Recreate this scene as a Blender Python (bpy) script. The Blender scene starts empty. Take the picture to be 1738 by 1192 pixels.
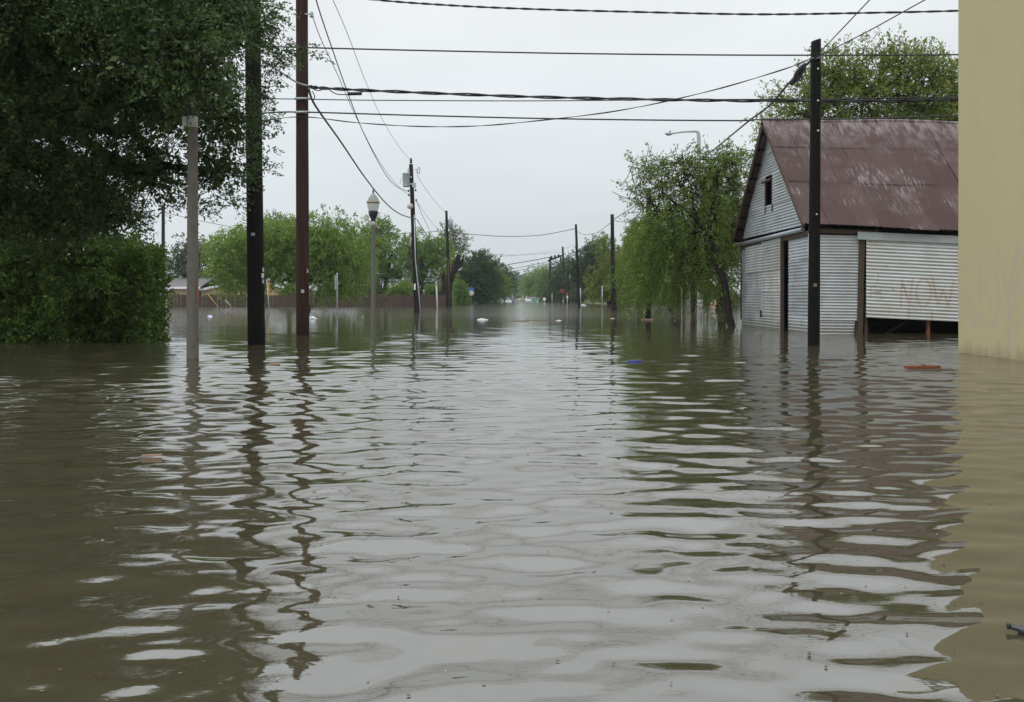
import bpy, math, random
import numpy as np
R = math.radians
scene = bpy.context.scene
C = scene.collection

# ------------------------------------------------------------------ camera
CAM_H, F, PX0, PY0 = 1.0, 1500.0, 869.0, 504.0       # metres above the water, focal length in photo pixels
cam = bpy.data.cameras.new('camera'); camo = bpy.data.objects.new('camera', cam); C.objects.link(camo)
camo.location = (0, 0, CAM_H); camo.rotation_euler = (R(90), 0, 0)
cam.sensor_width = 36.0; cam.lens = 36.0 * F / 1738.0
cam.shift_y = -92.0 / 1738.0
cam.clip_start = 0.05; cam.clip_end = 3000
scene.camera = camo
# ------------------------------------------------------------------ world, sun, exposure
SUN_EL, SUN_AZ = 58.0, 205.0       # compass style: azimuth clockwise from +Y
w = bpy.data.worlds.new('World'); scene.world = w; w.use_nodes = True
nt = w.node_tree; nt.nodes.clear()
out = nt.nodes.new('ShaderNodeOutputWorld'); bg = nt.nodes.new('ShaderNodeBackground')
sky = nt.nodes.new('ShaderNodeTexSky'); sky.sky_type = 'NISHITA'; sky.sun_disc = False
sky.sun_elevation = R(SUN_EL); sky.sun_rotation = R(SUN_AZ); sky.dust_density = 4; sky.air_density = 1.5
hs = nt.nodes.new('ShaderNodeHueSaturation'); hs.inputs['Saturation'].default_value = 0.25
tc = nt.nodes.new('ShaderNodeTexCoord'); sp = nt.nodes.new('ShaderNodeSeparateXYZ')
rp = nt.nodes.new('ShaderNodeValToRGB')              # cloud deck, brighter towards the zenith
els = rp.color_ramp.elements
els[0].position = 0.0; els[0].color = (0.315, 0.342, 0.357, 1)
els[1].position = 1.0; els[1].color = (0.84, 0.87, 0.90, 1)
for p_, c_ in ((0.12, (0.345, 0.37, 0.385, 1)), (0.32, (0.402, 0.418, 0.43, 1)), (0.45, (0.64, 0.68, 0.72, 1)), (0.62, (0.73, 0.77, 0.81, 1))):
    e = els.new(p_); e.color = c_
cn = nt.nodes.new('ShaderNodeTexNoise'); cn.inputs['Scale'].default_value = 2.2; cn.inputs['Detail'].default_value = 5
cmap = nt.nodes.new('ShaderNodeMapping'); cmap.inputs['Scale'].default_value = (1, 1, 3.2)
cr = nt.nodes.new('ShaderNodeMapRange'); cr.inputs['From Min'].default_value = 0.3; cr.inputs['From Max'].default_value = 0.7
cr.inputs['To Min'].default_value = 20.2; cr.inputs['To Max'].default_value = 23.8
sc_ = nt.nodes.new('ShaderNodeVectorMath'); sc_.operation = 'SCALE'
mx = nt.nodes.new('ShaderNodeMix'); mx.data_type = 'RGBA'; mx.inputs['Factor'].default_value = 0.93
L = nt.links.new
L(tc.outputs['Generated'], sp.inputs[0]); L(sp.outputs['Z'], rp.inputs['Fac'])
L(tc.outputs['Generated'], cmap.inputs['Vector']); L(cmap.outputs[0], cn.inputs['Vector']); L(cn.outputs['Fac'], cr.inputs['Value'])
L(rp.outputs['Color'], sc_.inputs[0]); L(cr.outputs[0], sc_.inputs['Scale'])
L(sky.outputs[0], hs.inputs['Color']); L(hs.outputs[0], mx.inputs['A']); L(sc_.outputs[0], mx.inputs['B'])
L(mx.outputs['Result'], bg.inputs['Color']); bg.inputs['Strength'].default_value = 0.1
L(bg.outputs[0], out.inputs[0])
sl = bpy.data.lights.new('sun', 'SUN'); sl.energy = 0.75; sl.angle = R(35); sl.color = (1, 0.97, 0.93)
so = bpy.data.objects.new('sun', sl); C.objects.link(so)
so.rotation_euler = (R(90 - SUN_EL), 0, R(180 - SUN_AZ))
vs = scene.view_settings; vs.view_transform = 'Standard'; vs.look = 'None'; vs.exposure = 0.0; vs.gamma = 1.0
scene.cycles.max_bounces = 8; scene.cycles.transparent_max_bounces = 8
scene.cycles.diffuse_bounces = 3; scene.cycles.glossy_bounces = 3; scene.cycles.transmission_bounces = 6

# ------------------------------------------------------------------ helpers
rng = np.random.default_rng(7); random.seed(7)

def S(px, py, Y):
    """point at depth Y seen at photo pixel px, py"""
    return ((px - PX0) / F * Y, Y, CAM_H + (PY0 - py) / F * Y)

def WX(px, Y): return (px - PX0) / F * Y

def tag(o, label=None, cat=None, group=None, kind=None):
    if label: o['label'] = label
    if cat: o['category'] = cat
    if group: o['group'] = group
    if kind: o['kind'] = kind
    return o

def thing(name, label, cat, loc, group=None, rz=0.0):
    o = bpy.data.objects.new(name, None); C.objects.link(o)
    o.location = loc; o.rotation_euler = (0, 0, rz); o.empty_display_size = 0.2
    return tag(o, label, cat, group)

def link_mesh(name, me, mat, parent=None):
    o = bpy.data.objects.new(name, me); C.objects.link(o)
    if mat is not None and len(me.materials) == 0: me.materials.append(mat)
    if parent is not None: o.parent = parent
    return o

def np_mesh(name, V, Q, attrs=None, smooth=False):
    """V (n,3), Q (m,4) quads or (m,3); attrs: {name: (domain, array)}"""
    V = np.ascontiguousarray(V, dtype=np.float32); Q = np.ascontiguousarray(Q, dtype=np.int32)
    me = bpy.data.meshes.new(name); k = Q.shape[1]
    me.vertices.add(len(V)); me.vertices.foreach_set('co', V.ravel())
    me.loops.add(Q.size); me.loops.foreach_set('vertex_index', Q.ravel())
    me.polygons.add(len(Q)); me.polygons.foreach_set('loop_start', np.arange(0, Q.size, k, dtype=np.int32))
    if smooth: me.polygons.foreach_set('use_smooth', np.ones(len(Q), dtype=bool))
    me.update(calc_edges=True)
    for an, (dom, arr) in (attrs or {}).items():
        a = me.attributes.new(an, 'FLOAT', dom); a.data.foreach_set('value', np.ascontiguousarray(arr, dtype=np.float32))
    return me

class MB:
    def __init__(s): s.v = []; s.f = []; s.sm = []
    def add(s, vs_, fs, smooth=False):
        b = len(s.v); s.v += [tuple(p) for p in vs_]; s.f += [tuple(b + i for i in f) for f in fs]; s.sm += [smooth] * len(fs); return s
    def box(s, x0, x1, y0, y1, z0, z1):
        return s.add([(x0,y0,z0),(x1,y0,z0),(x1,y1,z0),(x0,y1,z0),(x0,y0,z1),(x1,y0,z1),(x1,y1,z1),(x0,y1,z1)],
                     [(0,3,2,1),(4,5,6,7),(0,1,5,4),(1,2,6,5),(2,3,7,6),(3,0,4,7)])
    def beam(s, a, b, wd, ht, up=(0,0,1)):
        a = np.array(a, float); b = np.array(b, float); d = b - a; d /= np.linalg.norm(d)
        u = np.array(up, float); x = np.cross(d, u)
        if np.linalg.norm(x) < 1e-5: x = np.cross(d, (1.0, 0, 0))
        x /= np.linalg.norm(x); u = np.cross(x, d)
        vs_ = []
        for p in (a, b):
            for i, j in ((-1,-1),(1,-1),(1,1),(-1,1)): vs_.append(p + x * wd/2 * i + u * ht/2 * j)
        return s.add(vs_, [(3,2,1,0),(4,5,6,7),(0,1,5,4),(1,2,6,5),(2,3,7,6),(3,0,4,7)])
    def tube(s, pts, rad, n=8, caps=True, smooth=True):
        pts = [np.array(p, float) for p in pts]; m = len(pts)
        if not hasattr(rad, '__len__'): rad = [rad] * m
        vs_ = []; fs = []; x = None
        for i, p in enumerate(pts):
            d = pts[min(i+1, m-1)] - pts[max(i-1, 0)]; d = d / (np.linalg.norm(d) + 1e-9)
            if x is None:
                x = np.cross(d, (0.0, 0, 1)) if abs(d[2]) < .9 else np.cross(d, (0.0, 1, 0))
            x = x - d * np.dot(x, d); x /= np.linalg.norm(x) + 1e-9; y = np.cross(d, x)
            for k in range(n):
                t = 2 * math.pi * k / n; vs_.append(p + (x * math.cos(t) + y * math.sin(t)) * rad[i])
        for i in range(m - 1):
            for k in range(n):
                fs.append((i*n+k, i*n+(k+1)%n, (i+1)*n+(k+1)%n, (i+1)*n+k))
        s.add(vs_, fs, smooth)
        if caps:
            b = len(s.v) - len(vs_)
            s.f += [tuple(b + k for k in range(n))[::-1], tuple(b + (m-1)*n + k for k in range(n))]; s.sm += [False, False]
        return s
    def lathe(s, prof, c=(0,0,0), n=16, smooth=True):
        vs_ = []; fs = []
        for r_, z_ in prof:
            for k in range(n):
                t = 2*math.pi*k/n; vs_.append((c[0]+r_*math.cos(t), c[1]+r_*math.sin(t), c[2]+z_))
        for i in range(len(prof)-1):
            for k in range(n): fs.append((i*n+k, i*n+(k+1)%n, (i+1)*n+(k+1)%n, (i+1)*n+k))
        return s.add(vs_, fs, smooth)
    def prism(s, poly, axis, a, b):
        """poly 2d extruded along axis ('x','y','z') from a to b"""
        n = len(poly)
        def P(q, t): return (t, q[0], q[1]) if axis == 'x' else ((q[0], t, q[1]) if axis == 'y' else (q[0], q[1], t))
        vs_ = [P(q, a) for q in poly] + [P(q, b) for q in poly]
        fs = [tuple(range(n))[::-1], tuple(range(n, 2*n))] + [(i, (i+1)%n, n+(i+1)%n, n+i) for i in range(n)]
        return s.add(vs_, fs)
    def mesh(s, name, off=(0,0,0)):
        me = bpy.data.meshes.new(name)
        me.from_pydata([(p[0]-off[0], p[1]-off[1], p[2]-off[2]) for p in s.v], [], s.f)
        me.polygons.foreach_set('use_smooth', s.sm); me.update(); return me
    def build(s, name, mat, parent=None, world=False):
        """world=True: vertices are in world space, parent is an unrotated thing (or part of one)"""
        off = (0, 0, 0)
        if world and parent is not None:
            p = parent; off = np.zeros(3)
            while p is not None: off = off + np.array(p.location); p = p.parent
        return link_mesh(name, s.mesh(name, off), mat, parent)

# ------------------------------------------------------------------ materials
def new_mat(name):
    m = bpy.data.materials.new(name); m.use_nodes = True; t = m.node_tree; t.nodes.clear()
    o = t.nodes.new('ShaderNodeOutputMaterial'); b = t.nodes.new('ShaderNodeBsdfPrincipled'); t.links.new(b.outputs[0], o.inputs[0])
    return m, t, b, o

def noise(t, scale, stretch=(1,1,1), detail=4, coord='Object', rough=.55):
    c = t.nodes.new('ShaderNodeTexCoord'); mp = t.nodes.new('ShaderNodeMapping'); mp.inputs['Scale'].default_value = stretch
    n = t.nodes.new('ShaderNodeTexNoise'); n.inputs['Scale'].default_value = scale; n.inputs['Detail'].default_value = detail
    n.inputs['Roughness'].default_value = rough
    t.links.new(c.outputs[coord], mp.inputs['Vector']); t.links.new(mp.outputs[0], n.inputs['Vector']); return n

def ramp(t, src, stops):
    r_ = t.nodes.new('ShaderNodeValToRGB'); e = r_.color_ramp.elements
    e[0].position, e[0].color = stops[0][0], (*stops[0][1], 1); e[1].position, e[1].color = stops[-1][0], (*stops[-1][1], 1)
    for p, c in stops[1:-1]: q = e.new(p); q.color = (*c, 1)
    t.links.new(src, r_.inputs['Fac']); return r_

def mixc(t, fac, a, b, mode='MIX'):
    m = t.nodes.new('ShaderNodeMix'); m.data_type = 'RGBA'; m.blend_type = mode
    for k, v in (('Factor', fac), ('A', a), ('B', b)):
        if isinstance(v, bpy.types.NodeSocket): t.links.new(v, m.inputs[k])
        elif isinstance(v, tuple): m.inputs[k].default_value = (*v, 1)
        else: m.inputs[k].default_value = v
    return m.outputs['Result']

def bump(t, b, src, strength=.3, dist=.01):
    n = t.nodes.new('ShaderNodeBump'); n.inputs['Strength'].default_value = strength; n.inputs['Distance'].default_value = dist
    t.links.new(src, n.inputs['Height']); t.links.new(n.outputs[0], b.inputs['Normal']); return n

def pmat(name, c1, c2, scale=6, stretch=(1,1,1), rough=.75, bmp=.3, bdist=.01, metal=0.0, lo=.3, hi=.7, spec=.4):
    m, t, b, o = new_mat(name); n = noise(t, scale, stretch)
    r_ = ramp(t, n.outputs['Fac'], [(lo, c1), (hi, c2)])
    n2 = noise(t, scale * 7, stretch, 3)
    col = mixc(t, .35, r_.outputs[0], mixc(t, n2.outputs['Fac'], tuple(x*.55 for x in c1), tuple(min(1, x*1.35) for x in c2)))
    t.links.new(col, b.inputs['Base Color']); b.inputs['Roughness'].default_value = rough; b.inputs['Metallic'].default_value = metal
    b.inputs['Specular IOR Level'].default_value = spec
    if bmp: bump(t, b, n2.outputs['Fac'], bmp, bdist)
    return m

def leaf_mat(name, dark, light, odd, trans=.3, clump=1.2):
    m, t, b, o = new_mat(name)
    at = t.nodes.new('ShaderNodeAttribute'); at.attribute_name = 'tint'
    n = noise(t, clump, (1,1,1), 2)
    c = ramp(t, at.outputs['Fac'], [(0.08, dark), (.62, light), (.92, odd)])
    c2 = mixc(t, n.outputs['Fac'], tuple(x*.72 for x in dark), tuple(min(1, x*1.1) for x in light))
    col = mixc(t, .45, c.outputs[0], c2)
    t.links.new(col, b.inputs['Base Color']); b.inputs['Roughness'].default_value = .5; b.inputs['Specular IOR Level'].default_value = .3
    tr = t.nodes.new('ShaderNodeBsdfTranslucent'); t.links.new(mixc(t, .5, col, (light[0]*1.5, light[1]*1.5, light[2]*.6)), tr.inputs['Color'])
    ms = t.nodes.new('ShaderNodeMixShader'); ms.inputs[0].default_value = trans
    t.links.new(b.outputs[0], ms.inputs[1]); t.links.new(tr.outputs[0], ms.inputs[2]); t.links.new(ms.outputs[0], o.inputs[0])
    return m

M = {}
M['creosote'] = pmat('creosote_pole', (.005,.005,.005), (.014,.012,.011), 3, (9,9,.5), .85, .6, .012, spec=.12)
M['brownpole'] = pmat('brown_treated_pole', (.012,.006,.005), (.060,.031,.023), 3, (10,10,.3), .8, .6, .012, spec=.15)
M['darkpole'] = pmat('old_dark_pole', (.008,.007,.006), (.026,.020,.016), 3, (9,9,.5), .85, .6, .012, spec=.15)
M['concrete'] = pmat('spun_concrete', (.085,.078,.065), (.14,.13,.11), 14, (1,1,.5), .85, .4, .006)
M['paleconcrete'] = pmat('pale_concrete', (.34,.34,.32), (.48,.48,.46), 6, (1,1,.4), .85, .3, .006)
M['blackmetal'] = pmat('black_cast_metal', (.012,.012,.013), (.025,.025,.027), 8, rough=.5, bmp=.1)
M['cable'] = pmat('black_cable', (.012,.012,.013), (.03,.03,.032), 5, rough=.55, bmp=0)
M['strand'] = pmat('grey_strand', (.10,.10,.10), (.18,.18,.18), 5, rough=.5, bmp=0, metal=.3)
M['galv'] = pmat('galvanised_steel', (.28,.31,.33), (.42,.45,.47), 10, rough=.45, bmp=.1, metal=.5)
M['grey_paint'] = pmat('grey_paint', (.30,.34,.36), (.40,.44,.46), 5, rough=.5, bmp=.05)
M['white_paint'] = pmat('white_paint', (.62,.63,.62), (.78,.78,.77), 5, rough=.6, bmp=.1)
M['oldwood'] = pmat('old_brown_wood', (.035,.022,.015), (.10,.065,.042), 5, (1,1,6), .85, .5)
M['redwood'] = pmat('red_brown_wood', (.15,.05,.025), (.24,.085,.045), 5, (1,1,4), .8, .4)
M['fence'] = pmat('weathered_fence_wood', (.028,.018,.014), (.085,.055,.042), .9, (1.5,1.5,.3), .9, .5)
M['bark'] = pmat('bark', (.010,.008,.007), (.032,.026,.021), 5, (3,3,.8), .95, .8, .03, spec=.1)
M['palebark'] = pmat('pale_bark', (.13,.115,.09), (.24,.215,.18), 5, (2,2,.8), .95, .6, .03)
M['tanwall'] = pmat('tan_siding', (.42,.33,.18), (.52,.42,.25), 2, rough=.8, bmp=.1)
M['paperwhite'] = pmat('white_plastic', (.42,.43,.46), (.62,.63,.66), 9, rough=.4, bmp=.4, bdist=.02)
M['yellow'] = pmat('yellow_sign', (.62,.28,.01), (.70,.34,.02), 5, rough=.5, bmp=0)
M['yellowwood'] = pmat('yellow_pole', (.26,.19,.04), (.36,.27,.07), 5, rough=.6, bmp=0)
M['red'] = pmat('red_sign', (.24,.035,.025), (.32,.05,.035), 5, rough=.5, bmp=0)
M['blue'] = pmat('blue_sign', (.02,.09,.40), (.03,.13,.50), 5, rough=.5, bmp=0)
M['blueplastic'] = pmat('blue_plastic', (.015,.03,.22), (.025,.045,.32), 5, rough=.35, bmp=0)
M['bluewhite'] = pmat('blue_white_plastic', (.35,.42,.75), (.8,.82,.9), 9, rough=.4, bmp=.3)
M['orangeplank'] = pmat('wet_red_plank', (.15,.045,.02), (.24,.075,.035), 6, (4,1,1), .5, .4)
M['pink'] = pmat('pink_board', (.30,.18,.135), (.40,.26,.20), 5, rough=.7, bmp=.2)
M['roofgrey'] = pmat('grey_shingle', (.10,.10,.10), (.18,.17,.165), 9, rough=.9)
M['roofbrown'] = pmat('brown_shingle', (.11,.055,.035), (.17,.085,.055), 9, rough=.9)
M['housewhite'] = pmat('white_trim', (.62,.65,.68), (.74,.77,.80), 2, rough=.6, bmp=.05)
M['greysiding'] = pmat('grey_siding', (.28,.29,.28), (.36,.37,.36), 2, rough=.8)
M['carwhite'] = pmat('white_car_paint', (.6,.62,.66), (.7,.72,.75), 2, rough=.25, bmp=0)
M['cardark'] = pmat('dark_car_paint', (.02,.03,.06), (.03,.045,.08), 2, rough=.25, bmp=0)
M['cargreen'] = pmat('green_car_paint', (.012,.13,.06), (.02,.17,.085), 2, rough=.3, bmp=0)
M['carbrown'] = pmat('brown_car_paint', (.20,.085,.04), (.28,.13,.07), 2, rough=.5, bmp=0)
M['soil'] = pmat('flooded_soil', (.10,.08,.05), (.16,.13,.08), .6, rough=.95)
M['mark'] = pmat('black_marking', (.012,.012,.012), (.02,.02,.02), 5, rough=.7, bmp=0)
M['debris'] = pmat('floating_debris', (.16,.12,.07), (.34,.27,.17), 9, rough=.8, bmp=.3)
M['orange'] = pmat('orange_plastic', (.45,.12,.03), (.55,.17,.05), 5, rough=.5, bmp=.05)
M['gold'] = pmat('aged_brass', (.20,.165,.11), (.28,.24,.17), 8, rough=.45, metal=.6, bmp=0)
m, t, b, o = new_mat('dark_glass'); b.inputs['Base Color'].default_value = (.02,.025,.03,1); b.inputs['Roughness'].default_value = .08; M['glass'] = m
m, t, b, o = new_mat('clear_globe'); b.inputs['Base Color'].default_value = (.82,.84,.80,1); b.inputs['Roughness'].default_value = .18
b.inputs['Transmission Weight'].default_value = .75; b.inputs['IOR'].default_value = 1.12; M['globe'] = m
m, t, b, o = new_mat('frosted_globe'); b.inputs['Base Color'].default_value = (.55,.57,.55,1); b.inputs['Roughness'].default_value = .35
b.inputs['Transmission Weight'].default_value = .35; b.inputs['IOR'].default_value = 1.12; M['frost'] = m

# corrugated galvanised iron with stains and sprayed marks (vertex attributes spray / marker)
def corr_mat(name, base, stain, rustamt):
    m, t, b, o = new_mat(name)
    n1 = noise(t, 1.3, (1,1,1.6), 5); n2 = noise(t, 5.5, (1.2,1.2,.35), 5); n3 = noise(t, 40, (1,1,1), 2)
    oi = t.nodes.new('ShaderNodeObjectInfo')
    c = mixc(t, ramp(t, n1.outputs['Fac'], [(.35, (0,0,0)), (.72, (1,1,1))]).outputs[0], base, stain)
    c = mixc(t, .12, c, mixc(t, n3.outputs['Fac'], (.2,.2,.2), (1,1,1)), 'OVERLAY')
    rnd = t.nodes.new('ShaderNodeMapRange'); rnd.inputs['To Min'].default_value = .80; rnd.inputs['To Max'].default_value = 1.08
    t.links.new(oi.outputs['Random'], rnd.inputs['Value'])
    sc = t.nodes.new('ShaderNodeVectorMath'); sc.operation = 'SCALE'; t.links.new(c, sc.inputs[0]); t.links.new(rnd.outputs[0], sc.inputs['Scale'])
    rf = ramp(t, n2.outputs['Fac'], [(.66, (0,0,0)), (.80, (rustamt,)*3)])
    c = mixc(t, rf.outputs[0], sc.outputs[0], (.26,.13,.07))
    for an, colr, k in (('spray', (.40,.17,.09), .46), ('marker', (.05,.05,.05), .8)):
        a = t.nodes.new('ShaderNodeAttribute'); a.attribute_name = an
        mm = t.nodes.new('ShaderNodeMath'); mm.operation = 'MULTIPLY'; t.links.new(a.outputs['Fac'], mm.inputs[0])
        rr = ramp(t, n2.outputs['Fac'], [(.3, (k*.55,)*3), (.6, (k,)*3)]); t.links.new(rr.outputs[0], mm.inputs[1])
        c = mixc(t, mm.outputs[0], c, colr)
    tz_ = t.nodes.new('ShaderNodeTexCoord'); sz_ = t.nodes.new('ShaderNodeSeparateXYZ'); t.links.new(tz_.outputs['Object'], sz_.inputs[0])
    nb_ = noise(t, 3.0, (1.6,1.6,.5), 5); za_ = t.nodes.new('ShaderNodeMath'); za_.operation = 'MULTIPLY_ADD'; za_.inputs[1].default_value = -.5; t.links.new(nb_.outputs['Fac'], za_.inputs[0]); t.links.new(sz_.outputs['Z'], za_.inputs[2])
    mb_ = t.nodes.new('ShaderNodeMapRange'); mb_.inputs['From Min'].default_value = 0.78; mb_.inputs['From Max'].default_value = 0.78-.22; mb_.inputs['To Max'].default_value = 0.5; t.links.new(za_.outputs[0], mb_.inputs['Value'])
    c = mixc(t, mb_.outputs[0], c, (.20,.175,.12))
    t.links.new(c, b.inputs['Base Color']); b.inputs['Metallic'].default_value = .35; b.inputs['Roughness'].default_value = .48
    bump(t, b, n3.outputs['Fac'], .15, .004)
    return m
M['corr'] = corr_mat('corrugated_iron', (.50,.53,.57), (.36,.37,.36), .6)
M['corrwarm'] = corr_mat('corrugated_iron_mossy', (.54,.57,.585), (.43,.43,.38), .5)

m, t, b, o = new_mat('rusted_red_roof')
n1 = noise(t, .75, (1,1.6,1.6), 5); n2 = noise(t, 6, (2.6,.42,.42), 6); n3 = noise(t, 22, (1,.4,.4), 4); oi = t.nodes.new('ShaderNodeObjectInfo')
c = mixc(t, n1.outputs['Fac'], (.064,.039,.036), (.098,.062,.057))
c = mixc(t, .42, c, mixc(t, oi.outputs['Random'], (.050,.026,.023), (.108,.068,.063)))
mm = t.nodes.new('ShaderNodeMath'); mm.operation = 'MULTIPLY'
t.links.new(ramp(t, n1.outputs['Fac'], [(.50, (0,0,0)), (.66, (1,1,1))]).outputs[0], mm.inputs[0])
t.links.new(ramp(t, n2.outputs['Fac'], [(.47, (0,0,0)), (.68, (1,1,1))]).outputs[0], mm.inputs[1])
tcn = t.nodes.new('ShaderNodeTexCoord'); sxyz = t.nodes.new('ShaderNodeSeparateXYZ'); t.links.new(tcn.outputs['Object'], sxyz.inputs[0])
rz_ = t.nodes.new('ShaderNodeMapRange'); rz_.inputs['From Min'].default_value = 6.0; rz_.inputs['From Max'].default_value = 7.3; rz_.inputs['To Max'].default_value = .75; t.links.new(sxyz.outputs['Z'], rz_.inputs['Value'])
n4 = noise(t, 3.2, (1.5,.6,.6), 6); wm = t.nodes.new('ShaderNodeMath'); wm.operation = 'MULTIPLY'; t.links.new(rz_.outputs[0], wm.inputs[0]); t.links.new(ramp(t, n4.outputs['Fac'], [(.44, (0,0,0)), (.60, (1,1,1))]).outputs[0], wm.inputs[1])
wx_ = t.nodes.new('ShaderNodeMath'); wx_.operation = 'MAXIMUM'; t.links.new(wm.outputs[0], wx_.inputs[0]); t.links.new(mm.outputs[0], wx_.inputs[1])
c = mixc(t, wx_.outputs[0], c, (.29,.26,.255))
c = mixc(t, ramp(t, n3.outputs['Fac'], [(.60, (0,0,0)), (.75, (.7,.7,.7))]).outputs[0], c, (.12,.045,.025))
t.links.new(c, b.inputs['Base Color']); b.inputs['Roughness'].default_value = .65; b.inputs['Metallic'].default_value = .05; b.inputs['Specular IOR Level'].default_value = .2
M['roofrust'] = m

m, t, b, o = new_mat('tan_stucco')
n1 = noise(t, .9, (1,1,.5), 5); n2 = noise(t, 2.5, (3,3,.12), 5); n3 = noise(t, 90, (1,1,1), 3)
c = mixc(t, n1.outputs['Fac'], (.45,.385,.215), (.52,.45,.26))
c = mixc(t, .3, c, mixc(t, n2.outputs['Fac'], (.41,.35,.20), (.54,.47,.275)))
a = t.nodes.new('ShaderNodeAttribute'); a.attribute_name = 'spray'
mm = t.nodes.new('ShaderNodeMath'); mm.operation = 'MULTIPLY'; t.links.new(a.outputs['Fac'], mm.inputs[0])
t.links.new(ramp(t, n1.outputs['Fac'], [(.3, (.35,)*3), (.65, (.8,)*3)]).outputs[0], mm.inputs[1])
c = mixc(t, mm.outputs[0], c, (.40,.38,.335))
tz_ = t.nodes.new('ShaderNodeTexCoord'); sz_ = t.nodes.new('ShaderNodeSeparateXYZ'); t.links.new(tz_.outputs['Object'], sz_.inputs[0])
nb_ = noise(t, 3.0, (1.6,1.6,.5), 5); za_ = t.nodes.new('ShaderNodeMath'); za_.operation = 'MULTIPLY_ADD'; za_.inputs[1].default_value = -.5; t.links.new(nb_.outputs['Fac'], za_.inputs[0]); t.links.new(sz_.outputs['Z'], za_.inputs[2])
mb_ = t.nodes.new('ShaderNodeMapRange'); mb_.inputs['From Min'].default_value = 0.68; mb_.inputs['From Max'].default_value = 0.68-.22; mb_.inputs['To Max'].default_value = 0.55; t.links.new(za_.outputs[0], mb_.inputs['Value'])
c = mixc(t, mb_.outputs[0], c, (.24,.20,.115))
t.links.new(c, b.inputs['Base Color']); b.inputs['Roughness'].default_value = .9; bump(t, b, n3.outputs['Fac'], .7, .006)
M['stucco'] = m

m, t, b, o = new_mat('muddy_water')
n1 = noise(t, .35, (1,.6,1), 4); n2 = noise(t, 8, (.55,1.5,1), 4); n3 = noise(t, 1.4, (1,1.3,1), 3)
t.links.new(mixc(t, n1.outputs['Fac'], (.050,.044,.025), (.064,.056,.033)), b.inputs['Base Color'])
b.inputs['Roughness'].default_value = .02; b.inputs['IOR'].default_value = 2.2
# the sheltered water up the street is pocked by rain: rougher, beyond about 20 m up the road
gp = t.nodes.new('ShaderNodeTexCoord'); gs = t.nodes.new('ShaderNodeSeparateXYZ'); t.links.new(gp.outputs['Object'], gs.inputs[0])
gm = t.nodes.new('ShaderNodeMapRange'); gm.inputs['From Min'].default_value = 20; gm.inputs['From Max'].default_value = 48; gm.inputs['To Min'].default_value = .03; gm.inputs['To Max'].default_value = .115
t.links.new(gs.outputs['Y'], gm.inputs['Value']); t.links.new(gm.outputs[0], b.inputs['Roughness'])
ad = t.nodes.new('ShaderNodeMath'); ad.operation = 'MULTIPLY_ADD'; ad.inputs[1].default_value = .26
t.links.new(n2.outputs['Fac'], ad.inputs[0]); t.links.new(n3.outputs['Fac'], ad.inputs[2])
bump(t, b, ad.outputs[0], .35, .012)
M['water'] = m

M['lf_oak'] = leaf_mat('live_oak_leaf', (.014,.030,.010), (.060,.105,.027), (.14,.20,.045), .24, .8)
M['lf_hedge'] = leaf_mat('hedge_leaf', (.012,.028,.008), (.105,.18,.030), (.30,.38,.06), .30, 1.5)
M['lf_bright'] = leaf_mat('bright_green_leaf', (.070,.125,.024), (.165,.255,.044), (.27,.33,.07), .38, .6)
M['lf_mid'] = leaf_mat('mid_green_leaf', (.066,.13,.025), (.142,.235,.045), (.15,.21,.05), .35, .5)
M['lf_dark'] = leaf_mat('dark_green_leaf', (.022,.050,.018), (.050,.092,.030), (.08,.12,.03), .3, .4)
M['lf_olive'] = leaf_mat('olive_leaf', (.075,.115,.020), (.165,.215,.036), (.19,.19,.06), .35, .6)
M['lf_weep'] = leaf_mat('weeping_leaf', (.052,.096,.018), (.138,.205,.036), (.27,.29,.06), .36, .7)
M['lf_grey'] = leaf_mat('grey_green_leaf', (.07,.10,.055), (.12,.155,.085), (.2,.19,.12), .3, .4)

# ================================================================== SETTING: water, ground
wr = np.random.default_rng(21)
NW = 96
lam = np.exp(wr.normal(math.log(.285), .55, NW)).clip(.10, 1.6)
ang = math.pi/2 + wr.normal(0.10, .42, NW)
kk = 2*np.pi/lam; KX, KY = kk*np.cos(ang), kk*np.sin(ang); PH = wr.uniform(0, 2*np.pi, NW)
SL = .128 * math.sqrt(2/NW) * wr.uniform(.6, 1.3, NW)
AMP = SL / kk
def smooth(x, a, b):
    t_ = np.clip((x - a) / (b - a), 0, 1); return t_*t_*(3-2*t_)
def wave(x, y, dy=.01):
    x = np.asarray(x, float); y = np.asarray(y, float); h = np.zeros(np.broadcast(x, y).shape)
    env = 1.0 - .62*smooth(np.abs(y), 22.0, 46.0)
    env = env * (.62 + .38*smooth(np.abs(y), 2.5, 9.0))
    env = env * (.82 + .30*np.sin(.55*x + .8*np.sin(.31*y)) * np.sin(.43*y + 1.1 + .5*np.sin(.37*x)))
    calm = 1 - .12*smooth(x, 3.5, 6.5)*(1 - smooth(np.abs(y), 18, 26))
    env = env * calm
    for i in range(NW):
        f = np.clip((lam[i] / (dy*2.2) - 1), 0, 1)
        h = h + AMP[i]*f*np.cos(KX[i]*x + KY[i]*y + PH[i])
    return h * env
ys = np.concatenate([np.linspace(-40, 0.9, 24), np.geomspace(1.0, 95, 660), np.geomspace(97, 840, 40)])
NX = 560; us = np.linspace(-1, 1, NX)
Yg = np.repeat(ys[:, None], NX, 1)
half = np.where(ys < 1, 40, np.minimum(4.2 + .80*np.abs(ys), 470))
half = np.where(ys < 1, 4.2+.8+(1-ys)*.8, half)
Xg = us[None, :] * half[:, None]
dyv = np.gradient(ys)[:, None]; dyv = np.repeat(np.maximum(dyv, .01), NX, 1)
Zg = wave(Xg, Yg, np.maximum(dyv, (half[:, None]*2/NX)))
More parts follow.
